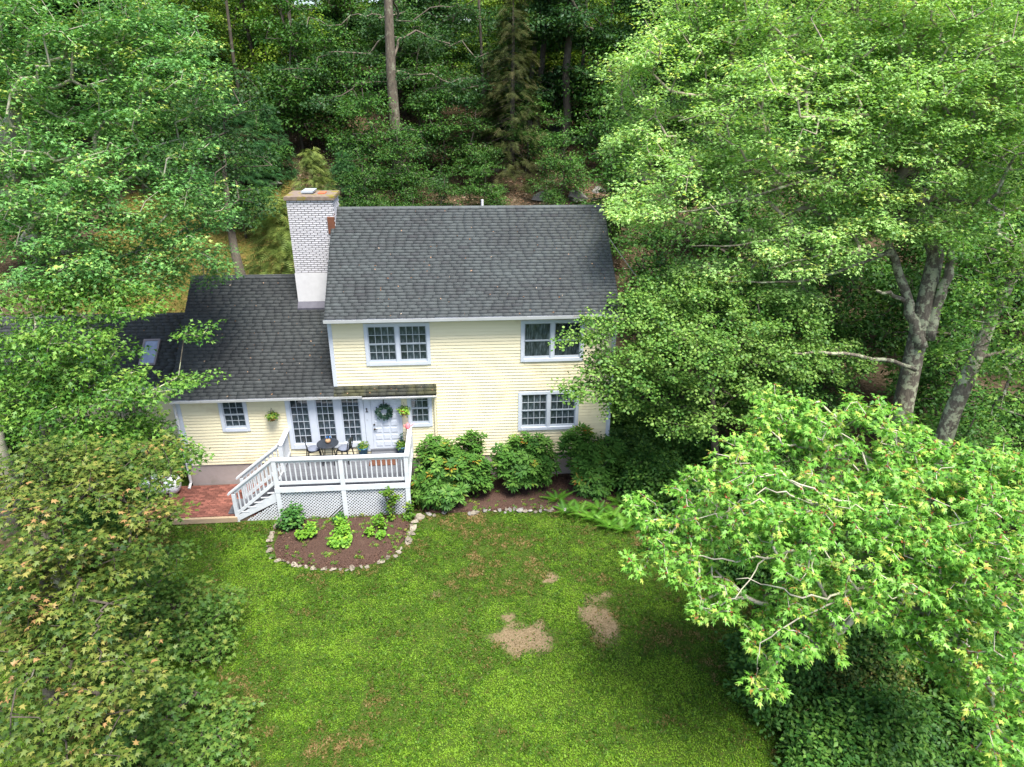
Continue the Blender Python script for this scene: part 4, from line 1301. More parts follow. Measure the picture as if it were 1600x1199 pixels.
# large maple at the upper left
b6 = ground_under(at(-60, 560, 18.5))
trk = [b6, b6 + np.array([0, 0, 3.0]), at(-40, 400, 18.2), at(0, 250, 17.8), at(40, 120, 17.4)]
blobs = [B(150, 120, 17.0, 2.4, 2.1, 1.5), B(285, 130, 18.0, 1.1, 1.1, 1.1), B(60, 280, 16.5, 1.9, 1.8, 1.3), B(200, 290, 17.5, 1.8, 1.7, 1.2), B(100, 10, 17.0, 2.8, 2.2, 1.1), B(275, 370, 18.4, 1.0, 1.0, .65), B(80, 400, 16.6, 1.6, 1.4, .8), B(265, 45, 18.2, 1.1, 1.1, .8), B(180, 410, 17.2, 1.2, 1.1, .55), B(-30, 150, 16, 1.6, 1.5, 2), B(310, 220, 18.6, .7, .7, .4), B(320, 340, 19.2, .8, .8, .5), B(235, 430, 18.4, 1.1, 1.0, .4), B(300, 295, 18.8, .8, .8, .5), B(150, 350, 17, 1.2, 1.1, .6), B(340, 420, 20.5, .7, .7, .3), B(150, 430, 17.4, 1.2, 1, .4), B(260, 400, 18.6, 1, .9, .4), B(330, 400, 19.6, .6, .6, .3)]
tr = Tree(108, trk, blobs, 0.58, 0.007)
lv = tr.leaves(T_LOBE3, 72, 0.115, 0.46, 0.36, droop=0.15, up=1.6)
tree_thing('maple_tree', 'large deep green maple with pale bare twigs filling the upper left', 'tree', b6, tr, 'palebark', 0.38, 'maple_deep', T_LOBE3, lv)

# maple hanging over the low roof
b7 = ground_under(at(40, 760, 16.5))
trk = [b7, b7 + np.array([0, 0, 2.0]), at(70, 640, 16.2), at(110, 560, 16.0)]
blobs = [B(95, 540, 15.6, 1.3, 1.2, .75), B(205, 470, 16.6, .8, .8, .3), B(150, 555, 16.3, .9, .8, .28), B(205, 610, 15.8, 1.0, .9, .35), B(300, 595, 16.7, .5, .5, .15), B(310, 520, 16.9, .4, .45, .12), B(90, 650, 15.4, 1.2, 1.1, .6), B(215, 670, 16.2, .8, .8, .4), B(20, 560, 15.2, 1.0, 1.0, .8), B(265, 700, 16.2, .6, .6, .3), B(285, 715, 16.4, .4, .4, .25), B(235, 735, 16, .6, .6, .3), B(140, 460, 16.4, 1.0, .9, .4), B(50, 470, 16, 1.1, 1, .5), B(130, 600, 15.8, 1.1, 1, .4), B(40, 620, 15.4, 1, 1, .6), B(150, 690, 15.6, 1, 1, .4)]
tr = Tree(109, trk, blobs, 0.48, 0.006)
lv = tr.leaves(T_LOBE3, 50, 0.12, 0.36, 0.4, droop=0.1)
tree_thing('maple_tree', 'fresh green maple hanging over the low roof with the skylights', 'tree', b7, tr, 'bark', 0.16, 'maple_mid', T_LOBE3, lv)

# ------------------------------------------------------------------ woods behind
def proto_tree(seed, H, crown0, rad, nlayer, leafkey, bark, rbase, per, size, name, label, spacing=0.95, spread=0.75, template=T_OVAL, flat=0.3):
    g = np.random.default_rng(seed)
    trunk = [np.array([0, 0, -0.4])]
    x = y = 0
    for k in range(1, 8):
        x += g.normal(0, .12); y += g.normal(0, .12)
        trunk.append(np.array([x, y, H * 0.95 * k / 7]))
    blobs = []
    for k in range(nlayer):
        t = (k + .5) / nlayer
        z = crown0 + (H - crown0) * t
        rr = rad * (1 - 0.55 * t ** 2) * g.uniform(0.75, 1.1)
        for q in range(3):
            a = g.uniform(0, 6.28)
            blobs.append((np.array([math.cos(a) * rr * .5, math.sin(a) * rr * .5, z + g.normal(0, .5)]), (rr * .6, rr * .6, 0.55)))
    tr = Tree(seed, trunk, blobs, spacing, 0.008)
    # every layer may join the whole trunk
    lv = tr.leaves(template, per, size, spread, flat)
    return tree_thing(name, label, 'tree', (0, 0, 0), tr, bark, rbase, leafkey, template, lv, n=5, minr=0.0)


protos = {}
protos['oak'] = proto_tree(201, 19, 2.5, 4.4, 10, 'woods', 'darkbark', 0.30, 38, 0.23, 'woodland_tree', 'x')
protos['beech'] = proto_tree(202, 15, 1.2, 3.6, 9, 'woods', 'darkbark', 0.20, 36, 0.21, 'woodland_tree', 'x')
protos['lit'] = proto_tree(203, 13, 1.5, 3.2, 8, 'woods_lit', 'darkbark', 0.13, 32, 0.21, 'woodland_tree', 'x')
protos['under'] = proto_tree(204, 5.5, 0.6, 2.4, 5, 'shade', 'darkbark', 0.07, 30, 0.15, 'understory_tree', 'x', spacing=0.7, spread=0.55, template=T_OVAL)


def zone_word(x, y):
    """what the photograph shows in front of this spot"""
    d = np.array([x, y, gz(x, y) + 6]) - CAM
    px = 800 + FPX * (d @ R_) / (d @ _f)
    for lim, wd in ((120, 'behind the upper left maple'), (320, 'beyond the back lawn at the far left'), (470, 'beyond the back lawn and the chimney'), (600, 'left of the big oak behind the roof'),
                    (760, 'right of the big oak behind the roof'), (900, 'around the twin trunk behind the roof'), (1060, 'behind the right end of the roof'),
                    (1250, 'behind the tall bright maple'), (1460, 'behind the forked trunk of the tall maple')):
        if px < lim: return wd, px
    return 'at the far right behind the leaning maple', px


used = set()
KINDW = {'oak': 'tall woodland tree', 'beech': 'layered woodland tree', 'lit': 'thin sunlit tree', 'under': 'bushy understory tree'}


def plant(kind, x, y, rz=None, s=1.0):
    wd, px = zone_word(x, y)
    depth = 'near' if y < 24 else ('farther' if y < 40 else 'distant')
    lab = '%s %s %s' % (depth, KINDW[kind], wd)
    grp = '%s trees %s, %s' % (kind if kind != 'lit' else 'sunlit', wd, depth)
    rz = rnd.uniform(0, 6.28) if rz is None else rz
    loc = (x, y, gz(x, y) - 0.1)
    if kind not in used:
        used.add(kind); o = protos[kind]; o.location = loc; o.rotation_euler = (0, 0, rz); o.scale = (s, s, s)
        o['label'] = lab; o['group'] = grp
        return o
    return dup(protos[kind], loc, rz, s, lab, grp)


def px_to_hill(px, py):
    """where the view ray of a photo pixel meets the hillside"""
    for d in np.arange(22, 110, 0.25):
        p = at(px, py, d)
        if p[2] <= gz(p[0], p[1]): return p
    return at(px, py, 80)


# rows of woods, nearest row leaves the slope behind the ridge open
for (y0, xs, kinds) in ((30, [-26, -20, -14.5, 13, 17, 22, 28], ['beech', 'oak', 'beech', 'oak', 'beech', 'oak', 'beech']),
                        (37, [-34, -27, -20, -13, -7.5, 1, 6.5, 13, 19, 26, 33], ['oak', 'beech', 'lit', 'lit', 'lit', 'beech', 'lit', 'lit', 'oak', 'beech', 'oak']),
                        (45, [-42, -34, -26, -18, -11, -4, 3, 10, 17, 24, 32, 40], ['oak', 'oak', 'beech', 'lit', 'lit', 'oak', 'oak', 'lit', 'lit', 'oak', 'oak', 'oak']),
                        (56, [-50, -40, -31, -22, -14, -6, 2, 10, 18, 27, 36, 46], ['oak', 'beech', 'oak', 'lit', 'oak', 'lit', 'oak', 'lit', 'lit', 'oak', 'beech', 'oak']),
                        (64, [-55, -47, -39, -31, -23, -15, -7, 1, 9, 17, 25, 33, 41, 50], ['oak', 'beech'] * 7), (72, [-60, -51, -43, -35, -27, -19, -11, -3, 5, 13, 21, 29, 37, 46, 55], ['oak'] * 15),
                        (82, [-66, -56, -47, -38, -29, -20, -11, -2, 7, 16, 25, 34, 44, 54, 64], ['oak'] * 15), (93, [-70, -60, -50, -40, -30, -20, -10, 0, 10, 20, 30, 40, 50, 60, 70], ['oak'] * 15)):
    for x, k in zip(xs, kinds):
        plant(k, x + rnd.uniform(-1.5, 1.5), y0 + rnd.uniform(-2.5, 2.5), s=rnd.uniform(0.9, 1.2))
for (x, y, k) in ((36, 18, 'beech'), (44, 22, 'oak'), (40, 30, 'oak'), (50, 30, 'oak'), (38, 10, 'beech'), (46, 40, 'oak'), (56, 42, 'oak'), (33, 22, 'beech'), (30, 8, 'beech'), (62, 52, 'oak'), (54, 20, 'oak')):
    plant(k, x, y, s=1.1)
# understory: behind the right side, on the slope, along the back lawn
for (x, y, s) in ((12.5, 6, 1.0), (15.5, 4.5, 1.1), (19, 6, 1.2), (22.5, 4, 1.2), (13.5, 11, 1.1), (17.5, 11, 1.3), (22, 10.5, 1.3), (26, 8, 1.3), (29, 13, 1.4), (12, 16, 1.2), (18, 17, 1.4), (24, 17, 1.4),
                  (16.5, 0.2, 0.75), (20.5, 0.0, 1.0), (24, -1.5, 1.1), (12.6, 1.8, 0.62), (14.5, -1.6, 0.6), (18.5, -3.5, 0.8), (21, -5, 0.9),
                  (-7.6, -.6, .62), (-9.3, -.2, .75), (-6.6, .35, .5), (-11.2, -.6, .9), (-8.2, 20, 0.9), (-10.5, 24, 1.3), (-15, 24, 1.3), (-20, 23, 1.3), (-17, 17, 1.2), (-22, 15, 1.4), (-26, 12, 1.4), (0.5, 22, 0.9), (-1.5, 25, 1.1), (3, 27, 1.1), (14, 25, 1.2), (6, 22, .7), (9.5, 19.5, .62), (12.5, 18, .7), (3.6, 20, .7), (8.5, 26.5, .9), (1.5, 18.5, .6), (-0.8, 19, .8), (10.8, 23, .8), (5.2, 25.5, .9), (-6.2, 30, 1.5), (-8, 25.5, .8), (6.3, 30, 1.2), (-4, 29, 1.3), (-7, 33, 1.4), (1.5, 34, 1.4), (9, 33, 1.4), (14, 31, 1.5), (19, 26, 1.5), (24, 25, 1.5), (-14, 33, 1.5), (-20, 31, 1.5), (-26, 28, 1.5), (-4, 40, 1.6), (4, 41, 1.6), (12, 40, 1.6), (20, 36, 1.6), (-12, 40, 1.6), (-20, 40, 1.6), (28, 30, 1.6)):
    plant('under', x + rnd.uniform(-.4, .4), y + rnd.uniform(-.4, .4), s=s)

for k in range(26):
    plant('under', -58 + k * 4.9 + rnd.uniform(-1.5, 1.5), rnd.uniform(58, 96), s=rnd.uniform(1.9, 2.6))

# big oak trunk behind the roof
p = px_to_hill(622, 292)
ok = np.array([p[0], p[1], gz(p[0], p[1]) - 0.3])
tt = [ok, ok + np.array([0.05, 0, 3]), ok + np.array([0, 0, 7]), ok + np.array([0.1, 0, 11]), ok + np.array([0, .2, 15]), ok + np.array([.1, .3, 19])]
bl = []
g = np.random.default_rng(31)
for (px, py, rx, rz) in ((560, 235, 1.9, .4), (660, 235, 1.5, .35), (520, 160, 2.0, .5), (700, 150, 2.3, .6), (740, 130, 1.6, .5), (540, 90, 2.2, .6), (690, 70, 2.2, .6), (600, 30, 2.2, .7), (560, 270, 1.5, .3), (670, 285, 1.6, .3), (630, 210, 1.5, .3), (610, 120, 1.6, .4), (640, 60, 1.6, .4), (625, 265, 1.2, .25), (470, 110, 1.8, .5), (780, 90, 1.8, .5), (500, 40, 1.6, .5), (740, 20, 2.0, .6)):
    dd = float((ok - CAM) @ _f) - g.uniform(0.3, 2.2)
    bl.append((at(px, py, dd), (rx, 1.3, rz)))
tr = Tree(301, tt, bl, 0.75, 0.009)
lv = tr.leaves(T_LOBE3, 46, 0.17, 0.62, 0.32)
tree_thing('oak_tree', 'big dark oak with thick grey trunk straight behind the roof ridge', 'tree', ok, tr, 'oakbark', 0.40, 'woods', T_LOBE3, lv)

# twin trunk behind the right half of the roof
p = px_to_hill(838, 235)
tw = np.array([p[0], p[1], gz(p[0], p[1]) - 0.3])
dd = float((p - CAM) @ _f)
tt = [tw, at(840, 170, dd), at(846, 110, dd), at(852, 40, dd), at(860, -40, dd), at(870, -120, dd)]
bl = [(at(px, py, dd - g.uniform(0, 2)), (rx, 1.5, rz)) for (px, py, rx, rz) in ((930, 150, 2.2, .5), (920, 220, 2.0, .5), (960, 60, 2.2, .8), (780, 40, 2.0, .6), (900, 20, 2, .8), (880, 270, 1.8, .3), (980, 200, 1.6, .6))]
tr = Tree(302, tt, bl, 0.85, 0.010)
lv = tr.leaves(T_LOBE3, 34, 0.18, 0.68, 0.32)
t = tree_thing('oak_tree', 'dark oak with twin trunk leaning apart behind the right half of the roof', 'tree', tw, tr, 'darkbark', 0.28, 'woods', T_LOBE3, lv)
link('trunk', MB(tuple(tw)).tube([tw + np.array([-.3, .1, 0]), at(826, 170, dd), at(832, 100, dd), at(842, 30, dd), at(838, -60, dd)], [.26, .22, .19, .16, .13], 10).mesh('trunk', M['darkbark'], True), t)

# slender trunks seen against the light
for i, (px, pyb, r_) in enumerate(((410, 130, .17), (384, 150, .13), (756, 190, .12), (905, 140, .14), (475, 150, .1), (445, 120, .1))):
    p = px_to_hill(px, pyb + 60)
    bb = np.array([p[0], p[1], gz(p[0], p[1]) - .3])
    h = 15
    g2 = np.random.default_rng(400 + i)
    tt = [bb, bb + np.array([g2.normal(0, .1), 0, 5]), bb + np.array([g2.normal(0, .2), 0, 10]), bb + np.array([g2.normal(0, .3), 0, 15]), bb + np.array([g2.normal(0, .3), 0, 18])]
    bl = [(bb + np.array([g2.normal(0, 1.2), g2.normal(0, 1.2), zz]), (1.5, 1.5, .6)) for zz in (9, 12, 15, 17)]
    tr = Tree(500 + i, tt, bl, 1.2, 0.01)
    lv = tr.leaves(T_OVAL, 22, 0.2, 0.8, 0.35)
    wd, _ = zone_word(bb[0], bb[1])
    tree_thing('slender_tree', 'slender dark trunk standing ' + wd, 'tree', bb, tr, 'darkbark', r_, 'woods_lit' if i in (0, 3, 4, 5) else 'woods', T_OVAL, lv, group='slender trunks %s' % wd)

# evergreens
def conifer(seed, H, rad, leafkey, per, size, name, label, bark='darkbark', spacing=0.32, taper=1.0, full=0.0):
    g = np.random.default_rng(seed)
    trunk = [np.array([0, 0, -.2]), np.array([0, 0, H * .3]), np.array([.03, 0, H * .65]), np.array([0, 0, H])]
    n = int(5.0 * H * rad / spacing ** 2)
    z = H * (full + (1 - full) * g.uniform(0, 1, n) ** 1.2)
    rr = rad * (1 - (z / H) ** taper) * g.uniform(.35, 1, n) ** .5 + 0.06
    a = g.uniform(0, 6.28, n)
    pts = np.stack([np.cos(a) * rr, np.sin(a) * rr, z - rr * 0.25], -1)
    cnt = g.poisson(per, n); idx = np.repeat(np.arange(n), cnt); N = len(idx)
    out = np.stack([np.cos(a), np.sin(a), np.full(n, -.25)], -1)[idx]
    pos = pts[idx] + g.normal(size=(N, 3)) * np.array([.16, .16, .07])
    nor = np.array([0, 0, 1.0]) + g.normal(size=(N, 3)) * .3 + out * .3
    head = out + g.normal(size=(N, 3)) * .45
    tint = np.clip(g.normal(.5, .25, N), 0, 1)
    V, F, T = scatter_leaves(T_NEEDLE, pos, nor, head, size * g.uniform(.7, 1.3, N), tint)
    t = thing(name, (0, 0, 0), label, 'tree')
    mb = MB().tube(trunk, [.05 * H ** .5, .04 * H ** .5, .025 * H ** .5, .008], 8)
    for i in range(0, n, 3):
        zz = pts[i][2] + rr[i] * .35
        mb.tube([(0, 0, min(zz, H * .98)), pts[i]], [.012, .004], 3, False)
    mb.build('trunk', M[bark], t, True)
    link('crown', mesh_np('crown', V, F, L[leafkey], T), t)
    return t


hem = conifer(601, 4.2, 1.6, 'hemlock', 11, 0.27, 'hemlock', 'light green hemlock right beside the white chimney')
def put(o, px, py, dep, s=1.0, rz=0.0):
    p = at(px, py, dep); o.location = (p[0], p[1], gz(p[0], p[1])); o.scale = (s, s, s); o.rotation_euler = (0, 0, rz)
    return o


def stand(o, H, px, py, dep, rz=0.0, wide=1.0):
    """stand a copy where its tip reaches the given sight line at that distance"""
    p = at(px, py, dep); z0 = gz(p[0], p[1])
    s = (p[2] - z0) / H
    o.location = (p[0], p[1], z0 - .1); o.scale = (s * wide, s * wide, s); o.rotation_euler = (0, 0, rz)
    return o


stand(hem, 4.2, 432, 308, 29.5, 0.4, 1.15)
stand(dup(hem, (0, 0, 0), 0, 1, 'light green hemlock rising behind the chimney top'), 4.2, 485, 232, 36, 2.0, 1.0)
yew = conifer(602, 6.0, 2.2, 'yew', 7, 0.36, 'evergreen', 'dark columnar evergreen at the top of the back lawn', taper=1.6)
stand(yew, 6.0, 415, 160, 42, 0, .9)
stand(dup(yew, (0, 0, 0), 0, 1, 'wide dark evergreen left of the columnar evergreen on the back lawn'), 6.0, 355, 140, 40, 1.0, 1.25)
stand(dup(yew, (0, 0, 0), 0, 1, 'dark bushy evergreen behind the hemlock by the chimney top'), 6.0, 535, 235, 40, 2.0, 1.3)
dead = conifer(603, 9.0, 2.1, 'olive', 5, 0.42, 'dying_conifer', 'brown olive half dead conifer in front of the twin trunk', spacing=0.42)
pd = px_to_hill(800, 275); dead.location = (pd[0], pd[1], gz(pd[0], pd[1])); dead.scale = (1.25, 1.25, 1.3)

# trunk at the foot of the back lawn
p = at(376, 440, 27.5)
bb = np.array([p[0], p[1], gz(p[0], p[1]) - .2])
tt = [bb, at(376, 430, 27.5), at(366, 390, 27.6), at(358, 340, 27.8), at(350, 260, 28)]
bl = [B(330, 330, 27.3, 1.6, 1.4, .9), B(390, 330, 28, 1.0, 1.0, .6), B(300, 260, 27.5, 2.0, 1.6, 1.2), B(370, 240, 28.5, 1.6, 1.6, 1.0), B(350, 160, 28, 1.8, 1.8, 1.4), B(410, 310, 28.5, .6, .6, .4)]
tr = Tree(310, tt, bl, 0.7, 0.008)
lv = tr.leaves(T_LOBE3, 42, 0.15, 0.55, 0.45)
tree_thing('maple_tree', 'dark rough trunked tree standing on the golden back lawn beside the left roof', 'tree', bb, tr, 'darkbark', 0.25, 'woods', T_LOBE3, lv)

# boulders
def boulder(name, loc, r, mat, label, cat, group, seed, flat=0.6, seg=8):
    g = np.random.default_rng(seed)
    vs = []; rings = 5
    for i in range(rings + 1):
        th = math.pi * i / rings
        for k in range(seg):
            a = 2 * math.pi * k / seg
            rr = 1 + g.normal(0, .17)
            vs.append((r[0] * math.sin(th) * math.cos(a) * rr, r[1] * math.sin(th) * math.sin(a) * rr, r[2] * math.cos(th) * rr * (1 if i < 3 else .6)))
    fs = []
    for i in range(rings):
        for k in range(seg):
            fs.append((i * seg + k, (i + 1) * seg + k, (i + 1) * seg + (k + 1) % seg, i * seg + (k + 1) % seg))
    me = bpy.data.meshes.new(name); me.from_pydata(vs, [], fs); me.materials.append(mat)
    o = link(name, me); o.location = loc
    o.rotation_euler = (0, 0, g.uniform(0, 6))
    tag(o, label, cat, group)
    return o


p = px_to_hill(374, 345)
boulder('boulder', p + np.array([0, 0, .15]), (.55, .45, .45), M['ledge'], 'pale mossy boulder on the back lawn beside the rough trunk', 'boulder', None, 1)
for i, (px, py, r_) in enumerate(((870, 205, 1.2), (915, 190, 1.0), (950, 235, .9), (985, 255, 1.3), (1000, 280, 1.0), (770, 270, .7), (900, 310, .9), (935, 300, .6), (850, 310, .8), (430, 290, .5), (412, 285, .4), (960, 262, 1.0))):
    p = px_to_hill(px, py)
    wd, _ = zone_word(p[0], p[1])
    boulder('boulder', p + np.array([0, 0, .05]), (r_, r_ * .8, r_ * .45), M['ledge'], 'grey boulder ' + wd, 'boulder', 'boulders ' + wd, 20 + i)

# ------------------------------------------------------------------ shrubs along the house
def rhodo(seed, blobs, base, label, n_stem=7, size=0.22, per=1.0, spacing=0.175, leafkey='rhodo'):
    g = np.random.default_rng(seed)
    pts = clump_points(g, blobs, spacing)
    pts = pts[pts[:, 2] > -0.12]
    pts = pts[(pts[:, 1] < -0.08)]
    c0 = np.mean([b_[0] for b_ in blobs], axis=0)
    d = pts - np.array([c0[0], c0[1], base[2] + .2])
    d /= np.linalg.norm(d, axis=1, keepdims=True)
    nor = d * .8 + np.array([0, -.15, .8]) + g.normal(size=d.shape) * .25
    tint = np.clip(g.normal(.45, .2, len(pts)) + (g.uniform(0, 1, len(pts)) > .94) * .4, 0, 1)
    V, F, T = scatter_leaves(T_RHODO, pts - np.array(base), nor, g.normal(size=d.shape), size * g.uniform(.75, 1.2, len(pts)), tint)
    T = np.clip(T + g.normal(0, .06, len(T)), 0, 1)
    t = thing('rhododendron', tuple(base), label, 'shrub')
    mb = MB()
    sel = g.choice(len(pts), min(len(pts), 70), replace=False)
    for i in sel:
        e = pts[i] - np.array(base)
        mid = e * .5 + np.array([0, 0, .1 * e[2]]) + g.normal(size=3) * .05
        mb.tube([(e[0] * .12, e[1] * .12, 0), mid, e], [.018, .012, .006], 4, False)
    mb.build('stem', M['darkbark'], t)
    link('crown', mesh_np('crown', V, F, L[leafkey], T), t)


rhodo(701, [((3.3, -1.15, 0.8), (.95, .8, .85)), ((4.1, -.95, .75), (.75, .7, .75)), ((2.95, -1.6, .5), (.6, .5, .55)), ((4.5, -1.05, .6), (.5, .55, .55)), ((3.1, -.7, 1.45), (.7, .45, .4)), ((4.3, -.55, 1.5), (.5, .35, .4)), ((3.5, -1.75, .35), (.6, .4, .4))], (3.5, -1.1, -.15), 'large rhododendron against the wall just right of the deck')
rhodo(702, [((5.8, -.95, .75), (.75, .65, .7)), ((6.45, -.9, .8), (.65, .55, .6)), ((5.95, -.6, 1.4), (.5, .4, .4)), ((5.3, -.8, 1.1), (.4, .35, .4)), ((6.5, -.6, 1.3), (.4, .35, .35))], (6.0, -.8, -.15), 'middle rhododendron with a few yellowed leaves under the lower right window')
rhodo(703, [((8.0, -.95, .85), (.6, .6, .8)), ((8.7, -.9, .9), (.65, .6, .75)), ((7.5, -.75, 1.4), (.35, .35, .5)), ((8.2, -1.4, .4), (.7, .45, .5)), ((7.9, -.6, 1.7), (.35, .3, .3))], (8.1, -.85, -.15), 'dark rhododendron at the right corner of the house')

# ------------------------------------------------------------------ ferns, bed plants, weeds
ffr = []
tv, tf = T_FERN
g = np.random.default_rng(77)
for k in range(5):
    ffr.append(mesh_np('frond', tv, tf, L['fern'], np.clip(g.normal(.25 + .13 * k, .08, len(tv)), 0, 1)))
FERNS = [(7.15, -2.2), (7.6, -2.35), (8.0, -2.7), (8.4, -3.1), (8.8, -3.3), (9.2, -3.0), (8.6, -2.6), (9.3, -2.4), (9.0, -1.9), (9.7, -3.3), (7.0, -1.6), (9.8, -1.7), (8.25, -2.2)]
for i, (x, y) in enumerate(FERNS):
    t = thing('fern', (x, y, -.17), 'bright green fern at the right end of the house bed', 'fern', 'ferns at the right end of the house bed')
    for k in range(9):
        o = link('frond', ffr[(i + k) % 5], t, (0, 0, 0.02))
        s = g.uniform(.36, .6)
        o.scale = (s, s, s); o.rotation_euler = (g.uniform(.35, .75), 0, k * .7 + g.uniform(-.2, .2))


def bedplant(seed, x, y, blobs, leafkey, label, size=0.085, spacing=0.085, template=T_ROUND, per=5):
    g = np.random.default_rng(seed)
    base = np.array([x, y, -.16])
    bl = [(base + np.array(c), r) for c, r in blobs]
    pts = clump_points(g, bl, spacing)
    pts = pts[pts[:, 2] > -.13]
    c0 = base + np.array([0, 0, .1])
    idx = np.repeat(np.arange(len(pts)), per); N = len(idx)
    d = pts[idx] - c0; d /= np.linalg.norm(d, axis=1, keepdims=True) + 1e-9
    pos = pts[idx] + g.normal(size=(N, 3)) * spacing * .5
    nor = d * .5 + np.array([0, 0, .9]) + g.normal(size=(N, 3)) * .35
    tint = np.clip(g.normal(.5, .2, len(pts))[idx] + g.normal(0, .12, N), 0, 1)
    V, F, T = scatter_leaves(template, pos - base, nor, d + g.normal(size=(N, 3)) * .5, size * g.uniform(.7, 1.2, N), tint)
    t = thing('bed_shrub', tuple(base), label, 'shrub')
    mb = MB()
    for i in g.choice(len(pts), min(len(pts), 25), replace=False):
        e = pts[i] - base
        mb.tube([(0, 0, 0), e * .6 + np.array([0, 0, .02]), e], [.008, .005, .003], 4, False)
    mb.build('stem', M['stem'], t)
    link('crown', mesh_np('crown', V, F, L[leafkey], T), t)


bedplant(801, -1.28, -2.42, [((0, 0, .3), (.36, .32, .28)), ((.1, .1, .5), (.2, .2, .15))], 'bedshrub', 'round dark green shrub at the left of the mulch bed', .10, .1)
bedplant(802, -.72, -2.98, [((-.12, -.1, .2), (.16, .12, .1)), ((.1, 0, .25), (.18, .16, .14)), ((.05, .2, .3), (.12, .12, .1))], 'hydrangea', 'small lime green shrub next to the round dark shrub in the bed')
bedplant(803, .33, -3.15, [((0, .25, .35), (.2, .18, .16)), ((.02, 0, .3), (.24, .2, .14)), ((.18, -.3, .2), (.14, .14, .1)), ((-.16, -.28, .2), (.14, .14, .1)), ((.02, -.42, .17), (.16, .12, .1))], 'hydrangea', 'largest lime green shrub in the centre of the mulch bed', .09, .08)
bedplant(804, 1.32, -2.98, [((.02, .2, .35), (.17, .16, .15)), ((-.16, -.1, .2), (.12, .12, .1)), ((.15, -.2, .15), (.14, .12, .09)), ((.18, .1, .25), (.1, .1, .08))], 'hydrangea', 'lime green shrub in two lobes at the right of the mulch bed')
bedplant(805, 1.72, -2.32, [((0, 0, .2), (.1, .1, .15)), ((.0, .1, .5), (.13, .1, .12)), ((.12, .1, .75), (.16, .1, .12)), ((-.1, .1, .95), (.15, .1, .12))], 'weed', 'tall thin leafy stem growing up against the lattice')
bedplant(806, 2.25, -2.25, [((0, 0, .15), (.14, .12, .12)), ((.03, .05, .4), (.1, .1, .1))], 'weed', 'leafy weed at the foot of the right deck post')
bedplant(807, .12, -2.25, [((0, 0, .15), (.17, .14, .1))], 'bedshrub', 'small low leafy plant by the middle lattice post')

g = np.random.default_rng(88)
# loose weeds and seedlings in the beds
xy = []
while len(xy) < 260:
    x, y = g.uniform(-1.8, 9.5), g.uniform(-4.5, -1.0)
    if in_poly(np.array(x), np.array(y), BED1) or in_poly(np.array(x), np.array(y), BED2):
        if y > -1.95 and x < 2.45: continue
        if x > 5.5 or g.uniform() < .35: xy.append((x, y))
xy = np.array(xy)
N = len(xy) * 4
pos = np.repeat(np.column_stack([xy, np.full(len(xy), -.13)]), 4, 0) + g.normal(size=(N, 3)) * np.array([.04, .04, .0])
V, F, T = scatter_leaves(T_SPRIG, pos, np.array([0, 0, 1.0]) + g.normal(size=(N, 3)) * .4, g.normal(size=(N, 3)), g.uniform(.03, .09, N), g.uniform(0, 1, N))
tag(link('weeds', mesh_np('weeds', V, F, L['weed'], T)), 'small weeds scattered over the mulch beds', 'weeds', kind='stuff')

# mulch chips and fallen leaves on the beds
xs = g.uniform(-1.8, 9.5, 26000); ys = g.uniform(-4.6, -.1, 26000)
k = (in_poly(xs, ys, BED1) | in_poly(xs, ys, BED2)) & ~((ys > -1.95) & (xs < 2.4))
xs, ys = xs[k], ys[k]; N = len(xs)
V, F, T = scatter_leaves(T_OVAL, np.column_stack([xs, ys, -.145 + g.uniform(0, .03, N)]), np.array([0, 0, 1.0]) + g.normal(size=(N, 3)) * .5, g.normal(size=(N, 3)), g.uniform(.02, .06, N), np.clip(g.normal(.12, .2, N), 0, 1))
L['chip'] = leafmat('bark_chip', [(0.0, (0.05, 0.028, 0.02)), (0.4, (0.12, 0.07, 0.05)), (0.8, (0.26, 0.18, 0.13)), (1.0, (0.45, 0.38, 0.3))], 0.0, 0.02)
tag(link('mulch_chips', mesh_np('mulch_chips', V, F, L['chip'], T)), 'brown bark chips covering the beds', 'mulch', kind='stuff')

# edging stones
stones = []
for i in range(len(BED1) - 2):
    a = np.array(BED1[i]); b_ = np.array(BED1[i + 1]); n = max(2, int(np.linalg.norm(b_ - a) / .17))
    if i == 0: a = a + (b_ - a) * .3
    for k in range(n):
        if g.uniform() < .2: continue
        q = a + (b_ - a) * (k + g.uniform(.2, .8)) / n
        stones.append((q[0] + g.normal(0, .03), q[1] + g.normal(0, .03), g.uniform(.035, .095), 'front'))
for (x, y, r_) in ((-1.62, -2.12, .12), (-1.75, -2.3, .13), (2.55, -2.2, .15), (2.45, -2.42, .11), (2.4, -2.75, .13), (2.36, -3.0, .10), (2.3, -3.35, .14)):
    stones.append((x, y, r_, 'front'))
x = 2.7
while x < 7.4:
    w_ = 1.0 if 5.0 < x < 7.3 else .45
    if g.uniform() < w_:
        stones.append((x, -2.02 - .03 * max(0, x - 5) + g.normal(0, .05), g.uniform(.05, .12), 'house'))
        if x > 5.2 and g.uniform() < .6: stones.append((x + .05, -1.88 + g.normal(0, .04), g.uniform(.05, .10), 'house'))
    x += .16
for i, (x, y, r_, w_) in enumerate(stones):
    pale = w_ == 'front' or i % 3 == 0
    boulder('stone', (x, y, -.18 + r_ * .1), (r_ * NP.uniform(.9, 1.5), r_ * NP.uniform(.6, 1), r_ * NP.uniform(.45, .75)), M['stone'] if pale else M['greystone'],
            'pale fieldstone in the curved edging of the mulch bed below the deck' if w_ == 'front' else ('pale' if pale else 'grey') + ' fieldstone in the straight edging of the bed under the rhododendrons',
            'stone', 'stones edging the mulch bed below the deck' if w_ == 'front' else ('pale' if pale else 'grey') + ' stones edging the bed under the rhododendrons', 900 + i, seg=7)

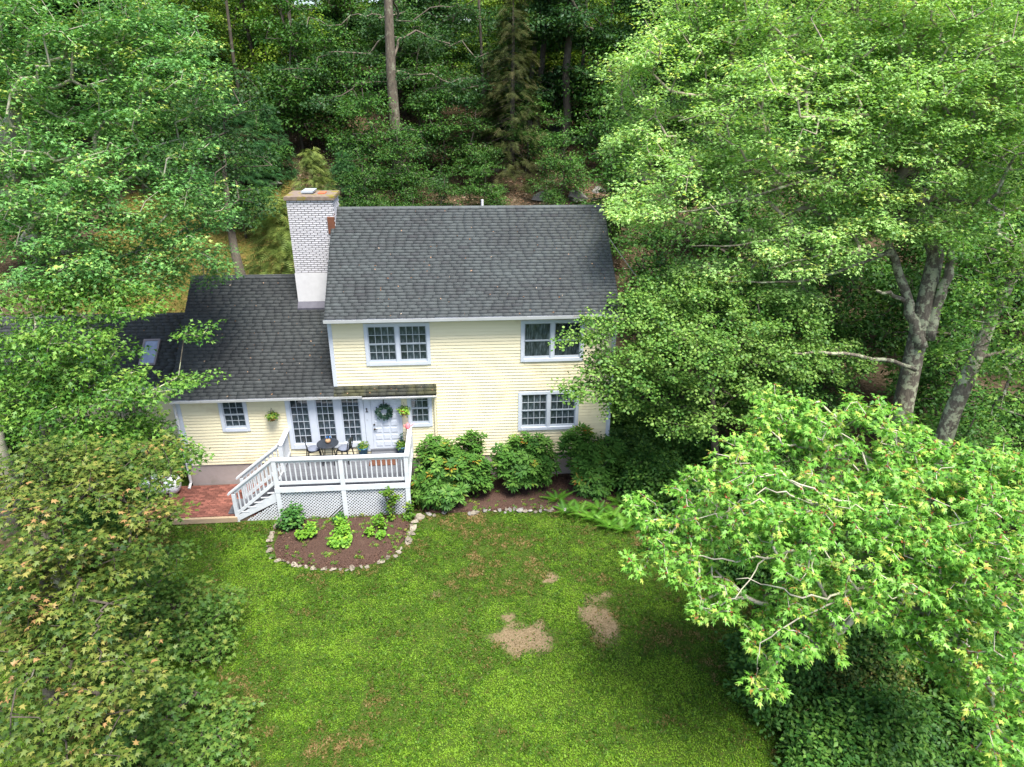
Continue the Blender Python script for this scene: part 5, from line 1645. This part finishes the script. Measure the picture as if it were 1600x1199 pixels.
# ------------------------------------------------------------------ lawn blades
def make_grass(n):
    g = np.random.default_rng(5)
    x = g.uniform(-7.5, 13.5, n); y = g.uniform(-12.0, -1.7, n)
    ok = ~in_poly(x, y, BED1) & ~(in_poly(x, y, BED2)) & ~((x < 2.45) & (x > -3.1) & (y > -2.05)) & ~((x < -1.7) & (y > -2.02))
    br = bare(x, y) + (fbm(x * 5, y * 5, 4) - .5) * .9
    ok &= g.uniform(size=n) > np.clip((br + .02) / .62, 0, .95)
    dryz = fbm(x * .55, y * .55, 40, 4)
    thin = fbm(x * 1.8, y * 1.8, 12, 3)
    ok &= (thin > .36) | (x > 7.8) | (g.uniform(size=n) < .55)
    x, y, dryz = x[ok], y[ok], dryz[ok]
    N = len(x)
    lush = fbm(x * .28 + 4, y * .28, 51, 3)
    small = .5 * fbm(x * 2.2, y * 2.2, 61, 2) + .5 * vnoise(x * 9, y * 9, 67)
    tint = .68 + (lush - .5) * .75 + (fbm(x * .9, y * .9, 91, 3) - .5) * .9 + (fbm(x * 2.6, y * 2.6, 97, 2) - .5) * .5 + (small - .5) * 1.2 + g.normal(0, .15, N)
    back = np.clip((y + 6.5) / 4.0, 0, 1)              # the strip along the house is mossier and drier
    tint -= back * .20
    tint -= np.clip((dryz - .58) * 2.0, 0, .30) * np.clip((8.3 - x) / 1.5, 0, 1)
    tint += np.clip((-y - 8) / 4, 0, 1) * .10
    tint -= np.clip(bare(x, y), 0, 1) * .55
    tint = np.clip(tint, 0, 1)
    pos = np.column_stack([x, y, ground_z(x, y) + .002])
    nor = np.column_stack([g.normal(0, .75, N), g.normal(0, .75, N), np.full(N, .9)])
    clover = small > .5
    size = np.where(clover, g.uniform(.022, .045, N), g.uniform(.035, .075, N))
    pos[:, 2] += np.where(clover, .025, .0) * g.uniform(0, 1.4, N)
    head = g.normal(size=(N, 3)); head[:, 2] = np.abs(head[:, 2]) * .8
    V, F, T = scatter_leaves(T_OVAL, pos, nor, head, size, tint)
    return tag(link('grass', mesh_np('grass', V, F, L['grass'], T)), 'green lawn of short grass and clover in front of the house', 'grass', kind='stuff')


make_grass(560000)
# golden back lawn and leaf litter on the slope
g = np.random.default_rng(6)
n = 60000
x = g.uniform(-18, -3, n); y = g.uniform(7, 27, n)
k = back_lawn_mask(x, y, (fbm(x * .4, y * .4, 21) - .5) * 3); x, y = x[k], y[k]; N = len(x)
V, F, T = scatter_leaves(T_OVAL, np.column_stack([x, y, ground_z(x, y)]), np.array([0, 0, .8]) + g.normal(size=(N, 3)) * .6, g.normal(size=(N, 3)), g.uniform(.05, .12, N), np.clip(fbm(x, y, 3) + g.normal(0, .15, N) - .05, 0, 1))
tag(link('grass', mesh_np('grass', V, F, L['goldgrass'], T)), 'golden green grass of the back lawn behind the left roof', 'grass', kind='stuff')
n = 45000
x = g.uniform(-14, 22, n); y = g.uniform(9, 40, n)
k = ~back_lawn_mask(x, y); x, y = x[k], y[k]; N = len(x)
V, F, T = scatter_leaves(T_OVAL, np.column_stack([x, y, ground_z(x, y) + .02]), np.array([0, 0, 1.]) + g.normal(size=(N, 3)) * .45, g.normal(size=(N, 3)), g.uniform(.08, .2, N), g.uniform(0, 1, N))
tag(link('fallen_leaves', mesh_np('fallen_leaves', V, F, L['litter'], T)), 'brown fallen leaves covering the wooded slope', 'fallen leaves', kind='stuff')

N = len(DEBRIS)
V, F, T = scatter_leaves(T_OVAL, DEBRIS, np.array([0, -.6, .8]) + g.normal(size=(N, 3)) * .3, g.normal(size=(N, 3)), g.uniform(.03, .085, N), g.uniform(0, 1, N))
tag(link('fallen_leaves', mesh_np('fallen_leaves', V, F, L['litter'], T)), 'scattered fallen leaves lying on the house roofs', 'fallen leaves', kind='stuff')

# dark undergrowth in the right foreground: countable bushes
def bush(seed, p, r, leafkey, label, size=.11, per=40, template=T_OVAL, group=None):
    base = np.array([p[0], p[1], gz(p[0], p[1]) - .05])
    g = np.random.default_rng(seed)
    bl = [(base + np.array([g.normal(0, r * .35), g.normal(0, r * .35), r * g.uniform(.3, .75)]), (r * .6, r * .6, r * .4)) for _ in range(5)]
    tr = Tree(seed, [base, base + np.array([0, 0, .15 * r]), base + np.array([0.03, 0, .3 * r])], bl, .34, .004)
    lv = tr.leaves(template, per, size, .3, .5)
    return tree_thing('bush', label, 'bush', base, tr, 'stem', .03, leafkey, template, lv, group, n=4, trunk_name='stem')


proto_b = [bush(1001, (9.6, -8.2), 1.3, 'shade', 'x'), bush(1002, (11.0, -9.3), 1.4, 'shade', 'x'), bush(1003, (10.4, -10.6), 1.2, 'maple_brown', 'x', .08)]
spots = [(10.6, -9.6, 0), (11.8, -10.4, 1), (12.9, -9.4, 0), (11.5, -8.6, 1), (10.9, -10.9, 1), (12.6, -11.2, 0), (13.9, -10.6, 1), (12.2, -7.6, 0), (13.6, -8.2, 1), (14.8, -9.2, 0), (13.2, -6.2, 1), (14.6, -6.6, 0), (15.8, -7.8, 1), (15.4, -4.8, 0), (13.4, -4.4, 0), (12.2, -5.0, 1), (11.2, -3.0, 0), (12.6, -2.2, 1), (14.0, -2.8, 0), (16.8, -5.6, 1), (12.4, -9.9, 2), (14.2, -9.9, 2), (11.6, -11.6, 2), (10.7, -1.0, 1), (11.9, -0.2, 0), (10.4, 0.9, 0), (11.3, 2.4, 1), (10.2, 3.4, 0), (9.9, -0.4, 1)]
usedb = set()
for i, (x, y, k) in enumerate(spots):
    near = 'under the low bright maple in the right foreground' if y < -7 else ('behind the low bright maple in the right foreground' if y < -3.5 else 'in the shade right of the house corner')
    lab = ('yellowing leafy bush ' if k == 2 else 'dark leafy bush ') + near
    gr = ('yellowing' if k == 2 else 'dark') + ' bushes ' + near
    loc = (x, y, gz(x, y) - .05)
    if k not in usedb:
        usedb.add(k); o = proto_b[k]; o.location = loc; o['label'] = lab; o['group'] = gr
    else: dup(proto_b[k], loc, rnd.uniform(0, 6), rnd.uniform(.85, 1.15) * (.55 if k == 2 else 1), lab, gr)
for (x, y) in ((-6.9, -3.2), (-8.0, -2.2), (-7.2, -0.6), (-8.6, -4.6)):
    dup(proto_b[0], (x, y, -.25), rnd.uniform(0, 6), rnd.uniform(.7, .95), 'dark leafy bush in the shade behind the bronze maple on the left', 'dark bushes behind the bronze maple')

# ------------------------------------------------------------------ furniture and small things on the deck
def chair(loc, rz, label):
    t = thing('chair', loc, label, 'chair', 'chairs at the deck table', rz)
    for (x, y) in ((.17, .18), (-.17, .18), (.17, -.18), (-.17, -.18)):
        MB().tube([(x * 1.3, y * 1.25, 0), (x, y, .43)], [.019, .023], 6).build('leg', M['blackmetal'], t)
    MB().prism([(-.19, -.19, .43), (.19, -.19, .43), (.19, .19, .43), (-.19, .19, .43)], (0, 0, .02)).build('seat', M['blackmetal'], t)
    MB().lathe((0, 0, .452), [(.0, 0), (.18, 0), (.2, .02), (.185, .04), (.05, .05), (0, .05)], 16).build('cushion', M['cushion'], t, True)
    MB().tube([(-.18, .17, .43), (-.19, .22, .65), (-.16, .25, .82), (-.08, .265, .87), (.08, .265, .87), (.16, .25, .82), (.19, .22, .65), (.18, .17, .43)], .017, 6).build('back_frame', M['blackmetal'], t, True)
    MB().prism([(-.08, .185, .45), (.08, .185, .45), (.11, .262, .87), (-.11, .262, .87)], (0, .008, 0)).build('backrest', M['blackmetal'], t)
    return t


chair((-0.82, -.42, FZ), math.radians(90) + .35, 'black metal chair with grey cushion left of the round table')
chair((0.16, -.44, FZ), math.radians(-90) - .3, 'black metal chair with grey cushion right of the round table')
tb = thing('table', (-.32, -.56, FZ), 'round dark bistro table between the two deck chairs', 'table')
MB().lathe((0, 0, .70), [(0, 0), (.33, 0), (.345, .012), (.345, .028), (.33, .036), (0, .036)], 32).build('tabletop', M['tabletop'], tb)
for k in range(4):
    a = math.pi / 4 + k * math.pi / 2
    MB().tube([(math.cos(a) * .27, math.sin(a) * .27, 0), (math.cos(a) * .2, math.sin(a) * .2, .4), (math.cos(a) * .25, math.sin(a) * .25, .70)], .017, 6).build('leg', M['blackmetal'], tb)
vz = thing('vase', (-.30, -.56, FZ + .736), 'round woven vase with a blue bloom on the deck table', 'vase')
MB().lathe((0, 0, 0), [(0, 0), (.05, 0), (.085, .05), (.085, .10), (.055, .145), (.04, .15), (.03, .12), (0, .1)], 18).build('body', M['woven'], vz, True)
V, F, T = scatter_leaves(T_OVAL, np.array([[0, .03, .17]] * 16) + NP.normal(size=(16, 3)) * .03, NP.normal(size=(16, 3)) + np.array([0, 0, .6]), NP.normal(size=(16, 3)), np.full(16, .07), np.full(16, .5))
link('bloom', mesh_np('bloom', V, F, M['blueflower'], T), vz)
MB().tube([(0, 0, .1), (0, .03, .17)], .006, 5).build('stem', M['stem'], vz)


def tuft(name, parent, n, spread, hgt, size, leafkey, c, template=T_OVAL, seed=1, stem=True):
    g = np.random.default_rng(seed)
    d = g.normal(size=(n, 3)); d /= np.linalg.norm(d, axis=1, keepdims=True); d[:, 2] = np.abs(d[:, 2])
    pos = np.array(c) + d * np.array([spread, spread, hgt]) * g.uniform(.2, 1, n)[:, None]
    V, F, T = scatter_leaves(template, pos, d + np.array([0, 0, .5]) + g.normal(size=(n, 3)) * .4, d + g.normal(size=(n, 3)) * .4, size * g.uniform(.6, 1.2, n), g.uniform(0, 1, n))
    return link(name, mesh_np(name, V, F, L[leafkey], T), parent)


def planter(x, y, label, seed, tall):
    t = thing('planter', (x, y, FZ), label, 'planter', 'blue pots beside the front door')
    MB().lathe((0, 0, 0), [(0, 0), (.12, 0), (.16, .31), (.18, .315), (.18, .36), (.16, .36), (.15, .315), (0, .315)], 20).build('pot', M['pot'], t, True)
    MB().lathe((0, 0, .316), [(0, 0), (.134, 0), (.1, .012), (0, .015)], 14).build('soil', M['soil'], t)
    tuft('plant', t, 260, .22, .22, .075, 'weed', (0, 0, .34), seed=seed)
    if tall: tuft('plant', t, 60, .08, .55, .1, 'wreath', (0, .03, .34), seed=seed + 1)
    return t


planter(.72, -.22, 'blue glazed pot of leafy plants left of the door step', 3, False)
planter(1.98, -.22, 'blue glazed pot of grey green plants right of the door step', 5, True)
st = tag(MB((1.42, -.2, FZ)).box(.98, 1.86, -.34, -.03, FZ + .002, 1.045).build('door_step', M['deckgrey']), 'grey wooden step under the white front door', 'step'); st.location = (1.42, -.2, FZ)
dm = tag(MB((1.40, -.6, FZ)).box(.96, 1.85, -.86, -.36, FZ + .003, FZ + .025).build('doormat', M['mat']), 'reddish brown doormat on the deck below the step', 'doormat'); dm.location = (1.40, -.6, FZ)

# wreath on the door
wr = thing('wreath', (1.48, -.09, 2.50), 'dark green wreath with pale berries hanging on the front door', 'wreath')
g = np.random.default_rng(12)
n = 420; a = g.uniform(0, 6.28, n)
rr = .185 + g.normal(0, .035, n)
pos = np.column_stack([np.cos(a) * rr, -.02 + g.normal(0, .025, n), np.sin(a) * rr])
tang = np.column_stack([-np.sin(a), np.full(n, -.3), np.cos(a)]) + np.column_stack([np.cos(a), np.zeros(n), np.sin(a)]) * g.normal(.2, .6, n)[:, None]
V, F, T = scatter_leaves(T_OVAL, pos, np.array([0, -1., .2]) + g.normal(size=(n, 3)) * .5, tang, g.uniform(.06, .12, n), g.uniform(0, 1, n))
link('sprigs', mesh_np('sprigs', V, F, L['wreath'], T), wr)['kind'] = 'stuff'
mb = MB()
ring = [(math.cos(t_) * .185, 0.0, math.sin(t_) * .185) for t_ in np.linspace(0, 2 * math.pi, 25)]
mb.tube(ring, .03, 8, False); mb.build('ring', M['darkbark'], wr, True)
MB().box(-.012, .012, .02, .04, .18, .5).build('strap', M['blackmetal'], wr)


def hanging_basket(x, y, z, ztop, label, seed, matk, leafk):
    t = thing('hanging_basket', (x, y, z), label, 'hanging basket')
    MB().lathe((0, 0, -.09), [(0, 0), (.08, 0), (.13, .14), (.14, .18), (.12, .18), (.11, .15), (0, .14)], 16).build('pot', M[matk], t, True)
    for k in range(3):
        a = k * 2.1
        MB().tube([(math.cos(a) * .095, math.sin(a) * .095, .05), (0, 0, min(.34, ztop - z))], .004, 4).build('cord', M['blackmetal'], t)
    tuft('plant', t, 260, .22, .17, .075, leafk, (0, -.02, .04), seed=seed)
    o = tuft('plant', t, 120, .20, .22, .065, leafk, (0, .03, -.02), seed=seed + 3)
    o.scale = (1, 1, -1)
    for k in range(4):
        a = k * 1.7 + seed
        MB().lathe((math.cos(a) * .13, -.08 + math.sin(a) * .06, -.14 + .06 * k), [(0, 0), (.02, .008), (.016, .02), (0, .025)], 8).build('bloom', M['bloom'], t, True)


M['bloom'] = pmat('yellow_bloom', (0.75, 0.55, 0.12), rough=0.7)
hanging_basket(-2.03, -.16, 2.46, 3.1, 'red pot of trailing plants hanging from the eave left of the tall windows', 21, 'terra', 'weed')
hanging_basket(2.12, -.14, 2.50, 3.05, 'terracotta pot of trailing greenery hanging between door and small window', 24, 'terra', 'hydrangea')

# pink bird shaped can at the back end of the right deck rail
bd = thing('watering_can', (2.22, -.24, 1.953), 'small pink tin with a spout on the right deck rail', 'watering can')
MB().lathe((0, 0, 0), [(0, 0), (.075, 0), (.08, .05), (.075, .12), (.05, .165), (.02, .18), (0, .18)], 16).build('body', M['pink'], bd, True)
MB().tube([(.06, 0, .05), (.15, 0, .12), (.21, 0, .18)], [.016, .012, .009], 8).build('spout', M['pink'], bd, True)
MB().tube([(-.07, 0, .13), (-.13, 0, .12), (-.12, 0, .05), (-.07, 0, .03)], .01, 6).build('handle', M['pink'], bd, True)

# white tank half hidden at the corner, service cable
tk = thing('tank', (-5.75, -.55, -.05), 'white rounded tank half hidden by leaves at the left house corner', 'tank')
mb = MB(); mb.tube([(-.62, 0, .42), (-.58, 0, .42), (-.5, 0, .42), (.5, 0, .42), (.58, 0, .42), (.62, 0, .42)], [.06, .22, .3, .3, .22, .06], 18)
mb.build('body', M['white_tank'], tk, True)
for x in (-.35, .35): MB().box(x - .05, x + .05, -.2, .2, -.1, .16).build('foot', M['concrete'], tk)
pts = []
p0 = np.array([8.98, 2.2, 7.55]); p1 = at(1090, 530, 26.5)
for k in range(13):
    t_ = k / 12; q = p0 + (p1 - p0) * t_; q[2] -= .3 * math.sin(math.pi * t_); pts.append(q)
cb = tag(MB(tuple(p0)).tube(pts, .014, 5).build('service_cable', M['cable']), 'thin pale service cable running from the right gable into the trees', 'cable'); cb.location = tuple(p0)


# copies that would otherwise share a label are told apart by their place in the row
bpy.context.view_layer.update()
same = {}
for o in list(SC.objects):
    if o.get('label') and o.get('category') in ('tree', 'bush', 'boulder', 'fern'): same.setdefault(o['label'], []).append(o)
ORD = ['leftmost', 'second from left', 'third from left', 'fourth from left', 'fifth from left', 'sixth from left', 'seventh from left', 'eighth from left', 'ninth from left', 'tenth from left', 'eleventh from left', 'twelfth from left', 'thirteenth from left', 'fourteenth from left', 'fifteenth from left', 'sixteenth from left']
for lab_, os_ in same.items():
    if len(os_) < 2: continue
    def pxof(o):
        d = np.array(o.matrix_world.translation) - CAM
        return (d @ R_) / (d @ _f)
    os_.sort(key=pxof)
    for o, w_ in zip(os_, ORD): o['label'] = lab_ + ', ' + w_
